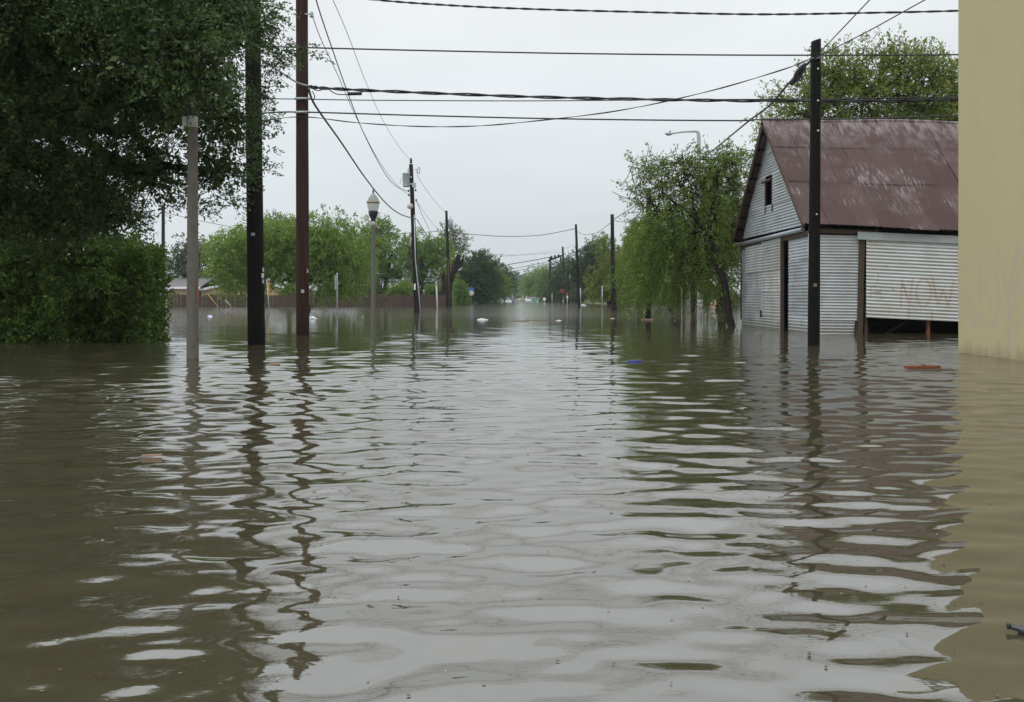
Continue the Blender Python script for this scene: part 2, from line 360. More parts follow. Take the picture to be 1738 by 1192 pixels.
Zg = Zg * (1 - smooth(Yg, 70, 95)) * smooth(Yg, -4, .9)
V = np.stack([Xg, Yg, Zg], -1).reshape(-1, 3)
ii = np.arange(len(ys)-1)[:, None]*NX + np.arange(NX-1)[None, :]
Q = np.stack([ii, ii+1, ii+NX+1, ii+NX], -1).reshape(-1, 4)
water = link_mesh('flood_water', np_mesh('flood_water', V, Q, smooth=True), M['water'])
tag(water, 'brown rippled flood water covering the whole street', 'water', kind='structure')

def ground_z(x, y):
    x = np.asarray(x, float); y = np.asarray(y, float)
    z = -0.7 + 0*x*y
    z = z + 1.5*smooth(y, 112, 136)*smooth(x, 8.5, 13)
    z = z + 1.0*smooth(y, 130, 150)*smooth(-x, 4.5, 8)
    z = np.maximum(z, -0.7 + 1.15*smooth(y, 230, 300))
    return z
gx = np.concatenate([np.linspace(-480, -60, 20), np.linspace(-55, 55, 56), np.linspace(60, 480, 20)])
gy = np.concatenate([np.linspace(-60, 100, 10), np.linspace(104, 330, 58), np.linspace(350, 850, 14)])
GX, GY = np.meshgrid(gx, gy); V = np.stack([GX, GY, ground_z(GX, GY)], -1).reshape(-1, 3); n_ = len(gx)
ii = np.arange(len(gy)-1)[:, None]*n_ + np.arange(n_-1)[None, :]
m, t, b, o = new_mat('dry_grass_ground')
c = mixc(t, noise(t, .25, (1,1,1), 6).outputs['Fac'], (.12,.115,.05), (.27,.235,.13)); t.links.new(c, b.inputs['Base Color']); b.inputs['Roughness'].default_value = .95
gr = link_mesh('ground', np_mesh('ground', V, np.stack([ii, ii+1, ii+n_+1, ii+n_], -1).reshape(-1, 4), smooth=True), m)
tag(gr, 'dry tan ground rising from the flood beyond the trees', 'ground', kind='structure')

# ================================================================== BUILDINGS
# ---- stucco building on the right, wall along the street
WXs = 8.03
st = thing('stucco_building', 'plain tan stucco building wall with faint grey scribbles, at right edge', 'building', (WXs, 15.96, -.7))
yv = np.concatenate([np.linspace(-14, 12.6, 12), np.linspace(12.8, 15.96-.06, 150)]); zv = np.concatenate([[-.7, -.3], np.arange(-.02, 2.6, .02), np.linspace(2.7, 9.2, 10)])
YY, ZZ = np.meshgrid(yv, zv)
def seg_d(px, py, segs):
    d = np.full(px.shape, 9.0)
    for (ax, ay, bx, by) in segs:
        vx, vy = bx-ax, by-ay; q = np.clip(((px-ax)*vx + (py-ay)*vy) / (vx*vx+vy*vy+1e-9), 0, 1)
        d = np.minimum(d, np.hypot(px-ax-q*vx, py-ay-q*vy))
    return d
def poly(pts): return [(*pts[i], *pts[i+1]) for i in range(len(pts)-1)]
def arc(cx, cy, rx, ry, a0, a1, n=14):
    return poly([(cx+rx*math.cos(R(a0+(a1-a0)*i/n)), cy+ry*math.sin(R(a0+(a1-a0)*i/n))) for i in range(n+1)])
# strokes measured on the photo (its pixels), mapped on to the wall plane
sp_ = PX0 + F*WXs/np.maximum(YY, 1.0); sq_ = PY0 - (ZZ - CAM_H)*F/np.maximum(YY, 1.0)
Zm = lambda a, bb: (1600 + a*.218, 380 + bb*.218)
strk = []
for pl in ([(180,370),(172,330),(185,270),(215,235),(248,275)], [(195,420),(205,520),(215,640),(240,770)], [(360,160),(345,210),(300,290),(285,360),(297,440),(297,600)],
           [(430,170),(440,250),(465,340),(480,440),(495,560)], [(325,545),(345,440),(385,395),(420,420),(437,500),(435,640),(410,760),(370,815),(325,780),(290,705)],
           [(595,90),(580,200),(560,300),(540,400),(515,520),(508,640),(512,780),(508,900),(520,1020)], [(540,290),(575,270),(600,215),(633,205)],
           [(633,300),(605,350),(590,430),(605,530),(630,560)], [(520,690),(545,650),(590,660),(633,720)], [(520,690),(530,760),(570,780),(633,765)],
           [(225,800),(250,760),(290,700)], [(190,640),(200,590)], [(375,560),(372,650)], [(545,420),(555,600)]):
    strk += poly([Zm(*q) for q in pl])
dd = seg_d(sp_, sq_, strk); spray = np.clip(1.5 - dd/1.6, 0, 1) * (YY > 12.7)
V = np.stack([0*YY, YY - 15.96, ZZ + .7], -1).reshape(-1, 3); n_ = len(yv)
ii = np.arange(len(zv)-1)[:, None]*n_ + np.arange(n_-1)[None, :]
link_mesh('wall', np_mesh('wall', V, np.stack([ii+n_, ii+n_+1, ii+1, ii], -1).reshape(-1, 4), {'spray': ('POINT', spray.ravel())}), M['stucco'], st)
MB().add([(0.0,-.06,0),(.06,0,0),(.06,0,9.9),(0.0,-.06,9.9)], [(0,1,2,3)]).build('corner_bead', M['stucco'], st)
MB().add([(.06,0,0),(9,0,0),(9,0,9.9),(.06,0,9.9)], [(0,1,2,3)]).build('end_wall', M['stucco'], st)
MB().box(-.05, 9.05, -30, .05, 9.902, 10.1).build('parapet_cap', M['paleconcrete'], st)

# ---- corrugated iron shed
SX, SY, SE, SRZ, SRY, SYE = 8.1, 24.0, 2.86, 6.36, 27.58, 31.15
XE = 17.0
shed = thing('corrugated_shed', 'old corrugated iron shed with rusty maroon roof, standing in the flood', 'shed', (SX, SY, -.7))
SOFF = np.array([SX, SY, -.7])
def sheet(name, mat, O, A, B, N, la, lb, pitch=.090, amp=.0115, b01=None, nb=8, spray=None, marker=None, parent=shed, phase=0.0, bend=.013):
    O, A, B, N = (np.array(q, float) for q in (O, A, B, N))
    na = max(3, int(la/pitch*6)); av = np.linspace(0, la, na+1); tv = np.linspace(0, 1, nb+1)
    AA, TT = np.meshgrid(av, tv, indexing='ij')
    if b01 is None: BB = TT*lb
    else:
        lo, hi = b01(AA); BB = lo + (hi-lo)*TT
    k1, k2, k3 = random.uniform(0, 6), random.uniform(1.2, 2.6), random.uniform(0, 6)
    hh = amp*np.sin(2*np.pi*AA/pitch + phase) + bend*np.sin(k2*BB + k1)*np.cos(1.3*AA + k3)
    P = O + AA[..., None]*A + BB[..., None]*B + hh[..., None]*N
    at = {}
    if spray is not None: at['spray'] = ('POINT', spray(P[..., 0], P[..., 1], P[..., 2]).ravel())
    if marker is not None: at['marker'] = ('POINT', marker(P[..., 0], P[..., 1], P[..., 2]).ravel())
    n_ = nb+1; ii = np.arange(na)[:, None]*n_ + np.arange(nb)[None, :]
    Qd = np.stack([ii, ii+1, ii+n_+1, ii+n_], -1).reshape(-1, 4)
    return link_mesh(name, np_mesh(name, (P - SOFF).reshape(-1, 3), Qd, at, smooth=True), mat, parent)
Zv = (0, 0, 1)
# gable, lower part: columns of sheets along the street (local axis -Y so normals face the street)
def gable_paint(x, y, z):
    u = PX0 + F*x/y; v = PY0 - (z-CAM_H)*F/y
    q = lambda a, bb: (1240 + a*.1677, 380 + bb*.1677)
    s_ = []
    for pl in ([(360,520),(395,525),(425,560)], [(405,560),(410,640),(400,600)], [(460,580),(475,640),(470,680)], [(435,500),(470,520)], [(655,450),(690,445),(725,480)],
               [(690,540),(685,640)], [(655,490),(655,590)], [(670,730),(700,770),(685,780)], [(205,800),(240,810)], [(205,865),(260,860)], [(425,880),(435,920),(445,880)],
               [(215,560),(270,555)], [(415,950),(410,1050)], [(400,780),(470,765)], [(440,800),(455,870)], [(735,700),(740,780)], [(215,600),(205,650)], [(265,510),(268,680)]):
        s_ += poly([q(*p_) for p_ in pl])
    d = seg_d(u, v, s_); rustline = np.exp(-((u-1296)/1.6)**2)*(v > 470)*.9
    return np.clip(np.maximum(1.2 - d/1.5, rustline), 0, 1)*.8
GN = (-1, 0, 0); GB = (0, -1, 0)
def gcol(y_far, y_near, zs, off, mat, tilt=0.0, paint=True):
    for i in range(len(zs)-1):
        sheet('wall_sheet', mat, (SX - off - (.006 if i % 2 else 0), y_far, zs[i]), Zv, (0, -1, tilt), GN, zs[i+1]-zs[i]+.03, y_far-y_near,
              nb=36 if paint else 10, spray=gable_paint if paint else None)
gcol(31.15, 30.40, [-.6, .2, 1.0, 1.8, 2.62], .0, M['corr'], paint=False)
gcol(30.45, 28.47, [-.6, .28, 1.16, 1.88], .035, M['corr'])
gcol(28.48, 26.36, [-.6, .42, 1.17, 1.84], .05, M['corrwarm'])
gcol(30.45, 28.44, [1.80, 2.66], .06, M['corrwarm'], .012)
gcol(28.47, 26.42, [1.80, 2.72], .07, M['corrwarm'], .012)
gcol(25.88, 24.03, [-.6, .5, 1.35, 2.05, 2.72], .0, M['corr'])
MB().box(SX-.09, SX-.0, 26.30, 26.40, -.6, 2.72).build('door_post', M['oldwood'], shed, True)
MB().box(SX+.25, SX+.3, 24.45, 28.6, -.6, 2.78).build('gap_shade_sheet', M['creosote'], shed, True)  # near-black sheet added to paint the shade seen through the open gap
MB().box(SX-.03, SX+.06, 31.13, 31.24, .2, 2.7).build('corner_board', M['oldwood'], shed, True)
MB().tube([(SX-.02, 23.97, -.6), (SX-.02, 23.97, 2.72)], .045, 8).build('corner_trim', M['corr'], shed, True)
MB().box(SX-.05, SX+.05, 24.0, 31.2, 2.66, 2.80).build('girt_board', M['oldwood'], shed, True)
MB().tube([(SX-.09, 24.35, 2.86), (SX-.09, 31.3, 2.84)], .062, 10).build('gutter_pipe', M['galv'], shed, True)
MB().box(SX-.10, SX-.02, 28.49, 28.53, .34, .56).build('door_latch', M['mark'], shed, True)
# gable, upper part, clipped by the roof slope
def gw(z): return np.maximum(.02, 3.62*(1-(z-2.72)/(SRZ-2.72)))
rows = [2.84, 3.70, 4.65, 5.35, 6.30]
for i in range(4):
    z0, z1 = rows[i], rows[i+1]
    full = lambda a, z0=z0: (SRY - gw(z0+a), SRY + gw(z0+a))
    cuts = [None]
    if i == 1: cuts = [(28.2, 99), (-99, 27.5)]
    elif i in (0, 2): cuts = [(27.9 if i == 2 else 28.6, 99), (-99, 27.93 if i == 2 else 28.63)]
    for cq in cuts:
        def rngf(a, z0=z0, cq=cq):
            lo, hi = SRY - gw(z0+a), SRY + gw(z0+a)
            if cq: lo, hi = np.clip(lo, cq[0], cq[1]), np.clip(hi, cq[0], cq[1])
            return lo, hi
        sheet('gable_sheet', M['corr'], (SX - .012*(i % 2), 0, z0), Zv, (0, 1, .006), GN, z1-z0+.03, 1, b01=rngf, nb=14)
wo = MB().box(SX+.75, SX+.8, 26.8, 30.2, 3.2, 5.0).build('opening_shade_sheet', M['mark'], shed, True); tag(wo, 'black sheet standing for the shade inside the unglazed loft opening')  # black sheet set behind the hole as painted loft darkness
for a_ in ((27.46, 27.51, 3.66, 4.7), (28.19, 28.24, 3.66, 4.7)): MB().box(SX-.03, SX+.01, *a_).build('window_jamb', M['oldwood'], shed, True)
MB().box(SX-.06, SX+.1, 27.45, 28.55, 4.65, 4.71).build('window_lintel', M['oldwood'], shed, True)
# eave wall facing the camera
DR = -.047
def now_paint(x, y, z):
    s_ = []
    q = lambda a, bb: ((1430 + a*.2181 - PX0)/F*24, 1 + (504 - (380 + bb*.2181))/F*24)
    for pl in ([(447,640),(455,435),(515,630),(540,430)], [(690,412),(735,635),(775,510),(815,640),(858,440)], [(505,660),(510,735)], [(690,690),(692,745)]):
        s_ += poly([q(*p_) for p_ in pl])
    c0 = q(625, 535); s_ += arc(c0[0], c0[1], .20, .37, 0, 360, 20)
    d = seg_d(x, z, s_); return np.clip(1.6 - d/.026, 0, 1)
def now_mark(x, y, z):
    s_ = []
    q = lambda a, bb: ((1430 + a*.2181 - PX0)/F*24, 1 + (504 - (380 + bb*.2181))/F*24)
    for pl in ([(272,385),(270,465)], [(215,490),(212,575)], [(290,500),(287,550)], [(212,535),(290,532)], [(225,485),(258,485)], [(380,505),(400,520)], [(455,495),(480,485)], [(500,440),(520,455)], [(285,580),(330,580)]):
        s_ += poly([q(*p_) for p_ in pl])
    return np.clip(1.5 - seg_d(x, z, s_)/.009, 0, 1)
EN = (0, -1, 0); EB = (1, 0, DR*.5)
zs = [-.6, .36, .92, 1.66, 2.30, 2.66]
for i in range(5): sheet('wall_sheet', M['corr'], (SX+.02, SY - .005*(i % 2), zs[i]), Zv, (1, 0, -.012), EN, zs[i+1]-zs[i]+.03, 1.30, pitch=.082, nb=10)
bp = sheet('wall_panel', M['corrwarm'], (9.60, SY-.05, .44), Zv, (1, 0, DR), EN, 2.16, 4.2, pitch=.094, amp=.0135, nb=190, spray=now_paint, marker=now_mark, bend=.004)
tag(bp, 'pale corrugated panel with orange spray letters NOW')
sheet('wall_panel', M['corr'], (13.75, SY-.03, .2), Zv, (1, 0, DR), EN, 2.2, 3.2, pitch=.094, nb=8)
MB().beam((9.42, SY+.02, -.6), (9.50, SY+.02, 2.7), .15, .12, (0,1,0)).build('door_post', M['oldwood'], shed, True)
MB().beam((9.30, SY-.03, -.05), (9.33, SY-.03, .35), .03, .05, (0,1,0)).build('post_strap', M['mark'], shed, True)
for px_, mm_ in ((1469, 'oldwood'), (1575, 'redwood'), (1700, 'redwood')):
    x_ = WX(px_, 24.1); MB().beam((x_, 24.12, -.6), (x_+.02, 24.12, 1.2), .085, .085, (0,1,0)).build('wall_stud', M[mm_], shed, True)
MB().beam((9.9, 24.6, -.35), (12.0, 24.8, .9), .1, .06).build('fallen_brace', M['oldwood'], shed, True)
MB().beam((9.35, SY-.09, 2.66), (16.9, SY-.09, 2.66-.33), .03, .21).build('fascia_board', M['grey_paint'], shed, True)
MB().beam((SX, SY-.04, 2.80), (9.9, SY-.04, 2.74), .05, .12).build('plate_board', M['oldwood'], shed, True)
MB().beam((SX, SY+.1, 2.85), (16.9, SY+.1, 2.5), .1, .15).build('wall_plate', M['creosote'], shed, True)
MB().box(SX+.12, 17.0, 30.95, 31.1, -.6, 2.86).build('back_wall', M['oldwood'], shed, True)
MB().prism([(24.05,-.6),(31.1,-.6),(31.1,2.5),(SRY,6.0),(24.05,2.5)], 'x', 16.9, 17.0).build('end_wall', M['oldwood'], shed, True)
MB().box(SX+.12, 9.9, 24.35, 24.40, -.6, 2.75).build('eave_shade_sheet', M['creosote'], shed, True)  # added dark sheet, its colour stands for interior shade behind the eave wall
MB().box(SX+.14, 16.8, 24.42, 30.9, 2.80, 2.84).build('loft_floor', M['oldwood'], shed, True)
# roof sheets, both slopes, three overlapping tiers
RX0, RX1, RTOP, REAVE = 7.80, 17.2, 6.50, 2.97
def roof_pt(x, s, side):
    """s 0 at ridge .. 1 at eave; the ridge and the eave sag to the right"""
    zr = RTOP - .018*(x-RX0) - .03*math.sin((x-RX0)*1.1); ze = REAVE - .050*(x-RX0)
    y = SRY + side*3.84*s
    return np.array([x, y, zr + (ze-zr)*s - .07*math.sin(math.pi*s)])
tiers = [(0.0, .27), (.255, .60), (.585, 1.0)]; wdt = .72
for side in (-1, 1):
    x = RX0; k = 0
    while x < RX1 - .2:
        for ti, (s0, s1) in enumerate(tiers):
            s1_ = s1 + random.uniform(-.006, .006); lift = .034 - .014*ti + (.010 if k % 2 else 0)
            na = 40; nb = 6; P = np.zeros((na+1, nb+1, 3)); xs = np.linspace(x, x+wdt+.06, na+1); bs = random.uniform(-.008, .008)
            for a_, xx in enumerate(xs):
                for b_ in range(nb+1):
                    s = s0 + (s1_-s0)*b_/nb
                    P[a_, b_] = roof_pt(xx, s, side) + np.array([0, side*.68, .73])*(lift + .017*math.sin(2*math.pi*(xx-RX0)/.0865) + bs*b_/nb)
            n_ = nb+1; ii = np.arange(na)[:, None]*n_ + np.arange(nb)[None, :]
            Qd = np.stack([ii, ii+n_, ii+n_+1, ii+1], -1).reshape(-1, 4)
            link_mesh('roof_sheet', np_mesh('roof_sheet', (P-SOFF).reshape(-1, 3), Qd, smooth=True), M['roofrust'], shed)
        x += wdt; k += 1
MB().tube([roof_pt(x_, 0, 1) + np.array([0, 0, .03]) for x_ in np.linspace(RX0-.02, RX1, 14)], .06, 8).build('ridge_cap', M['roofrust'], shed, True)
for side in (-1, 1):
    MB().beam(roof_pt(RX0+.03, .01, side)-np.array([0,0,.09]), roof_pt(RX0+.03, 1.0, side)-np.array([0,0,.07]), .035, .13).build('rake_board', M['oldwood'], shed, True)
    for s in np.linspace(.08, .98, 9):
        p_ = roof_pt(RX0+.02, s, side) - np.array([0,0,.07]); q_ = p_ + np.array([.27, 0, -.006])
        MB().beam(p_, q_, .06, .06).build('purlin', M['creosote'], shed, True)
for x_ in np.arange(8.4, 17, .72):
    p_ = roof_pt(x_, .975, -1) - np.array([0,0,.10]); q_ = roof_pt(x_, .80, -1) - np.array([0,0,.12])
    MB().beam(p_, q_, .06, .11).build('rafter_tail', M['creosote'], shed, True)
# ---- small houses behind the fence
def house(label, x0, x1, y0, y1, zb, ze, zr, wall, roof, axis='x', win=(), trim='housewhite', name='house', over=.5):
    h = thing(name, label, 'house', ((x0+x1)/2, (y0+y1)/2, zb))
    MB().box(x0, x1, y0, y1, zb, ze).build('wall', M[wall], h, True)
    ym, xm = (y0+y1)/2, (x0+x1)/2
    rf = None
    if axis == 'x':
        g = MB().prism([(y0-over, ze-.02), (ym, zr), (y1+over, ze-.02), (y1+over, ze+.14), (ym, zr+.16), (y0-over, ze+.14)], 'x', x0-over, x1+over); rf = g.build('roof', M[roof], h, True)
        MB().box(x0-over-.03, x1+over+.03, y0-over-.06, y0-over-.01, ze-.10, ze+.15).build('fascia', M[trim], h, True)
    else:
        MB().prism([(x0, ze), (xm, zr), (x1, ze)], 'y', y0+.003, y1-.003).build('gable', M[wall], h, True)
        g = MB().prism([(x0-over, ze-.14), (xm, zr), (x1+over, ze-.14), (x1+over, ze+.02), (xm, zr+.16), (x0-over, ze+.02)], 'y', y0-over, y1+over); rf = g.build('roof', M[roof], h, True)
        for a_, b_ in ((x0-over, xm), (x1+over, xm)):
            MB().beam((a_, y0-over-.02, ze-.08), (b_, y0-over-.02, zr+.06), .05, .26).build('fascia', M[trim], h, True)
    for (a_, b_, c_, d_) in win:
        wn = MB().box(a_-.09, b_+.09, y0-.05, y0+.02, c_-.09, d_+.09).build('window', M[trim], h, True)
        for i in range(2):
            for j in range(2):
                u0 = a_ + (b_-a_)*(i*.5)+.03; u1 = a_ + (b_-a_)*(i*.5+.5)-.03; v0 = c_+(d_-c_)*(j*.62 if j else 0)+.03; v1 = c_+(d_-c_)*(1 if j else .62)-.03
                ob = MB().box(u0, u1, y0-.07, y0-.045, v0, v1).build('pane', M['glass'], wn, True)
    return h
HY = 106.0
house('low tan house with wide white fascia behind the fence, at left', WX(287, HY), WX(333, HY), HY, HY+8, -.5, 2.05, 3.2, 'tanwall', 'roofgrey', 'x', over=.7)
h2 = house('tan house with shallow white-edged gable above the fence', WX(341, HY+1), WX(505, HY+1), HY+1, HY+10, -.5, 1.75, 3.05, 'tanwall', 'roofgrey', 'y', over=.6)
HZ = 128.0
house('tall grey house with a red-brown gable and cross-barred window', WX(357, HZ), WX(389, HZ), HZ, HZ+9, -.2, 4.6, 5.4, 'greysiding', 'roofbrown', 'y', win=[(WX(363, HZ), WX(380, HZ), 2.1, 4.1)], over=.3)
house('small house with pale sloping roof beside the broken dark tree', WX(728, 112), WX(752, 112), 112, 120, -.4, 1.7, 2.6, 'tanwall', 'roofgrey', 'y', over=.4)
house('white-trimmed house peeping out beside the blue street sign', WX(772, 150), WX(795, 150), 150, 158, -.2, 1.9, 2.9, 'greysiding', 'roofbrown', 'y', over=.3)
gb = MB().box(WX(1226, 78), WX(1340, 78), 78, 78.4, -.7, .96).build('concrete_wall', M['paleconcrete']); tag(gb, 'low grey concrete wall standing in water behind the shed corner', 'wall')
tw = thing('field_wall', 'long low tan wall on the bank under the right-hand trees', 'wall', (WX(1000, 150), 150, .6))
MB().box(WX(962, 150), WX(1215, 150), 150, 150.3, .3, 1.55).build('wall_body', M['tanwall'], tw, True)
MB().box(WX(960, 150), WX(1217, 150), 149.9, 150.4, 1.552, 1.65).build('coping', M['debris'], tw, True)

# ---- picket fence along the cross street
fe = thing('board_fence', 'long dark weathered board fence standing in the flood', 'fence', (WX(500, 88), 88, -.7))
FX0, FX1 = WX(285, 88), WX(757, 88)
bm_ = MB().prism([(-.066,0), (.066,0), (.066,1.86), (.03,1.92), (-.03,1.92), (-.066,1.86)], 'y', -.012, .012).mesh('board')
x = FX0; i = 0
while x < FX1:
    o = link_mesh('board', bm_, M['fence'], fe); gap = .129 if not (WX(590, 88) < x < WX(668, 88)) else .162
    yy = 88 + .35*math.sin(i*.05); o.location = (x - fe.location.x, yy - 88, random.uniform(-.05, .05) + (0.06*math.sin(i*.21)) + (-.06 if random.random() < .08 else 0))
    o.rotation_euler = (0, random.uniform(-.02, .02), random.uniform(-.05, .05)); o.scale = (random.uniform(.9, 1.05), 1, 1)
    if not (WX(590, 88) < x < WX(668, 88) and random.random() < .06): pass
    x += gap; i += 1
for z_ in (-.1, .75):
    MB().box(FX0, FX1, 88.42, 88.47, z_, z_+.09).build('rail', M['oldwood'], fe, True)
for x_ in np.arange(FX0, FX1+.1, 2.44):
    MB().box(x_-.06, x_+.06, 88.48, 88.60, -.7, 1.3).build('post', M['oldwood'], fe, True)

# ================================================================== TREES
def norm(a): return a / (np.linalg.norm(a, axis=-1, keepdims=True) + 1e-9)
def sphere(g, n): return norm(g.normal(size=(n, 3)))
def leaves(g, c, d, Ln, m, size, droop, spread, cull=None, flat=.0):
    """m leaves along each twig (start c, direction d, length Ln); returns V, Q, tint"""
    n = len(c); t_ = g.uniform(0, 1, (n, m))**.8; Ln = np.asarray(Ln).reshape(-1, 1) * np.ones((n, 1))
    p = c[:, None] + d[:, None]*(Ln*t_)[..., None]; p[..., 2] -= droop*Ln*t_**2
    tan = d[:, None] + np.stack([0*t_, 0*t_, -2*droop*t_], -1); tan = norm(tan)
    p = p + g.normal(0, 1, (n, m, 3))*spread*(1-.5*t_)[..., None]
    a = norm(tan*.8 + g.normal(0, .75, (n, m, 3))); nn = g.normal(0, 1, (n, m, 3)); nn[..., 2] += flat; b = norm(np.cross(a, nn))
    s = g.uniform(.65, 1.25, (n, m, 1)); l, w_ = size[0]*s, size[1]*s
    tint = (g.uniform(0, 1, (n, 1))*.5 + g.uniform(0, 1, (n, m))*.5)
    p, a, b, l, w_, tint = p.reshape(-1, 3), a.reshape(-1, 3), b.reshape(-1, 3), l.reshape(-1, 1), w_.reshape(-1, 1), tint.ravel()
    if cull is not None:
        k = ~cull(p); p, a, b, l, w_, tint = p[k], a[k], b[k], l[k], w_[k], tint[k]
    V = np.stack([p, p + a*l*.45 + b*w_*.5, p + a*l, p + a*l*.45 - b*w_*.5], 1).reshape(-1, 3)
    return V, np.arange(len(V)).reshape(-1, 4), tint
def join(parts):
    Vs, Qs, Ts = [], [], []; off = 0
    for v, q, t_ in parts: Vs.append(v); Qs.append(q+off); Ts.append(t_); off += len(v)
    return np.concatenate(Vs), np.concatenate(Qs), np.concatenate(Ts)
def curve_pts(a, b, n=6, bow=.0, g=None, jit=.05):
    a, b = np.array(a, float), np.array(b, float); L_ = np.linalg.norm(b-a); pts = []
    for i in range(n+1):
        s = i/n; p = a + (b-a)*s; p[2] += bow*L_*math.sin(math.pi*s)
        if g is not None and 0 < i < n: p = p + g.normal(0, jit*L_/n, 3)
        pts.append(p)
    return pts
def make_tree(label, base, fork, blobs, twigs, per, size, mat, bark='bark', L=.5, droop=.25, spread=.07, trunk_r=.16, seed=1, inner=None,
              cull=None, up=.2, group=None, name='tree', shell=.42, twig_r=.006, n_twig_geo=0, fork_r=None, extra=None):
    """blobs: (cx, cy, cz, rx, ry, rz); twigs shared out by blob surface"""
    g = np.random.default_rng(seed)
    root = thing(name, label, 'tree', base, group); B = np.array(base, float)
    w_ = np.array([(b_[3]*b_[4]+b_[3]*b_[5]+b_[4]*b_[5]) for b_ in blobs]); w_ = w_/w_.sum()
    parts = []; tb = MB(); tr = MB(); tops = []
    for bi, b_ in enumerate(blobs):
        n = max(4, int(twigs*w_[bi])); u = sphere(g, n); rr = g.uniform(0, 1, n)**shell
        cen, rad = np.array(b_[:3]), np.array(b_[3:])
        c = cen + u*rr[:, None]*rad; d = norm(u*rad/rad.max() + g.normal(0, .45, (n, 3)) + np.array([0, 0, up]))
        Ln = L*g.uniform(.5, 1.3, n)
        parts.append(leaves(g, c, d, Ln, per, size, droop, spread, cull))
        if inner:
            ni = int(inner*w_[bi]); u2 = sphere(g, ni); c2 = cen + u2*(g.uniform(0, .85, ni)**.5)[:, None]*rad*.9
            parts.append(leaves(g, c2, sphere(g, ni), L*.4, 5, (size[0]*2.1, size[1]*2.4), .1, spread*1.6, cull))
        f = np.array(fork, float) + g.normal(0, .04, 3)
        tb.tube(curve_pts(f, cen, 6, .06, g, .25), list(np.linspace((fork_r or trunk_r*.55), trunk_r*.16, 7)), 6)
        for k in g.choice(n, min(n, 7), replace=False):
            tb.tube(curve_pts(cen + g.normal(0, .1, 3)*rad, c[k], 4, .05, g, .25), list(np.linspace(trunk_r*.14, trunk_r*.05, 5)), 4, caps=False)
        for k in g.choice(n, min(n, int(n_twig_geo*w_[bi])), replace=False) if n_twig_geo else ():
            if cull is not None and cull(np.array([c[k]]))[0]: continue
            ts = np.linspace(-.9, 1, 5); q = [c[k] + d[k]*Ln[k]*s_ - np.array([0, 0, droop*Ln[k]*s_*abs(s_)]) for s_ in ts]
            tb.tube(q, list(np.linspace(twig_r*1.5, twig_r*.5, 5)), 3, caps=False)
    tr.tube(curve_pts(base, fork, 7, 0, g, .18), list(np.linspace(trunk_r*1.25, trunk_r*.8, 8)), 10)
    if extra: parts += extra(g)
    Vv, Qq, Tt = join(parts)
    me = np_mesh('crown', Vv - B, Qq, {'tint': ('FACE', Tt)})
    cr_ = link_mesh('crown', me, M[mat], root); cr_['kind'] = 'stuff'
    tr.build('trunk', M[bark], root, True); tb.build('branches', M[bark], root, True)
    return root
def auto_blobs(c, r, n, seed, sub=(.36, .52), low=-.75):
    g = np.random.default_rng(seed); bl = []
    for i in range(n):
        u = sphere(g, 1)[0]; u[2] = np.clip(u[2], low, 1); k = g.uniform(.45, .72); s = g.uniform(*sub)
        bl.append((c[0]+u[0]*r[0]*k, c[1]+u[1]*r[1]*k, c[2]+u[2]*r[2]*k, r[0]*s, r[1]*s, r[2]*s*g.uniform(.8, 1.1)))
    bl.append((*c, r[0]*.5, r[1]*.5, r[2]*.5))
    return bl
shed_box = lambda p: (p[:, 0] > 7.65) & (p[:, 1] > 23.4) & (p[:, 1] < 31.6) & (p[:, 2] < 6.8 - np.abs(p[:, 1]-SRY)*.91 + .1)

# big live oak at the left, in front of the poles
oak = [(-9.4,15.6,6.6,1.5,1.5,1.0), (-8.1,15.3,6.6,1.3,1.5,1.0), (-6.7,15.2,6.5,1.2,1.4,1.0), (-5.6,15.3,6.4,.85,1.1,.9),
       (-9.7,15.2,5.6,1.5,1.5,1.0), (-8.2,15.0,5.5,1.2,1.4,.95), (-6.9,15.1,5.4,1.0,1.3,.9), (-5.75,15.4,5.4,.75,1.0,.85),
       (-9.9,15.6,4.4,1.4,1.4,.9), (-8.5,15.4,4.4,1.15,1.3,.8), (-7.2,15.6,4.4,.95,1.2,.75), (-6.1,15.8,4.35,.7,.9,.7),
       (-10.1,16.0,3.4,1.3,1.3,.7), (-8.9,16.2,3.4,1.0,1.2,.6), (-7.8,16.4,3.35,.8,1.0,.55), (-6.8,16.6,3.3,.65,.9,.5),
       (-10.2,17.0,2.75,1.2,1.0,.5), (-9.1,17.2,2.75,.9,.9,.45), (-8.1,17.4,2.75,.65,.8,.4), (-5.05,13.2,4.75,.85,.5,.7), (-4.85,13.3,4.25,.55,.35,.28), (-5.7,13.4,5.5,.95,.7,.75), (-4.55,14.0,5.6,.55,.6,.65),
       (-10.0,16.6,2.45,1.2,.9,.4), (-8.9,16.9,2.4,.8,.8,.35), (-7.9,17.1,2.5,.6,.8,.35), (-4.85,15.4,6.0,.5,.7,.7), (-5.35,16.3,4.3,.55,.8,.65), (-5.6,16.7,3.4,.5,.7,.4), (-8.6,13.9,6.2,1.3,1.0,1.1), (-7.0,13.9,6.3,1.1,.9,1.0)]
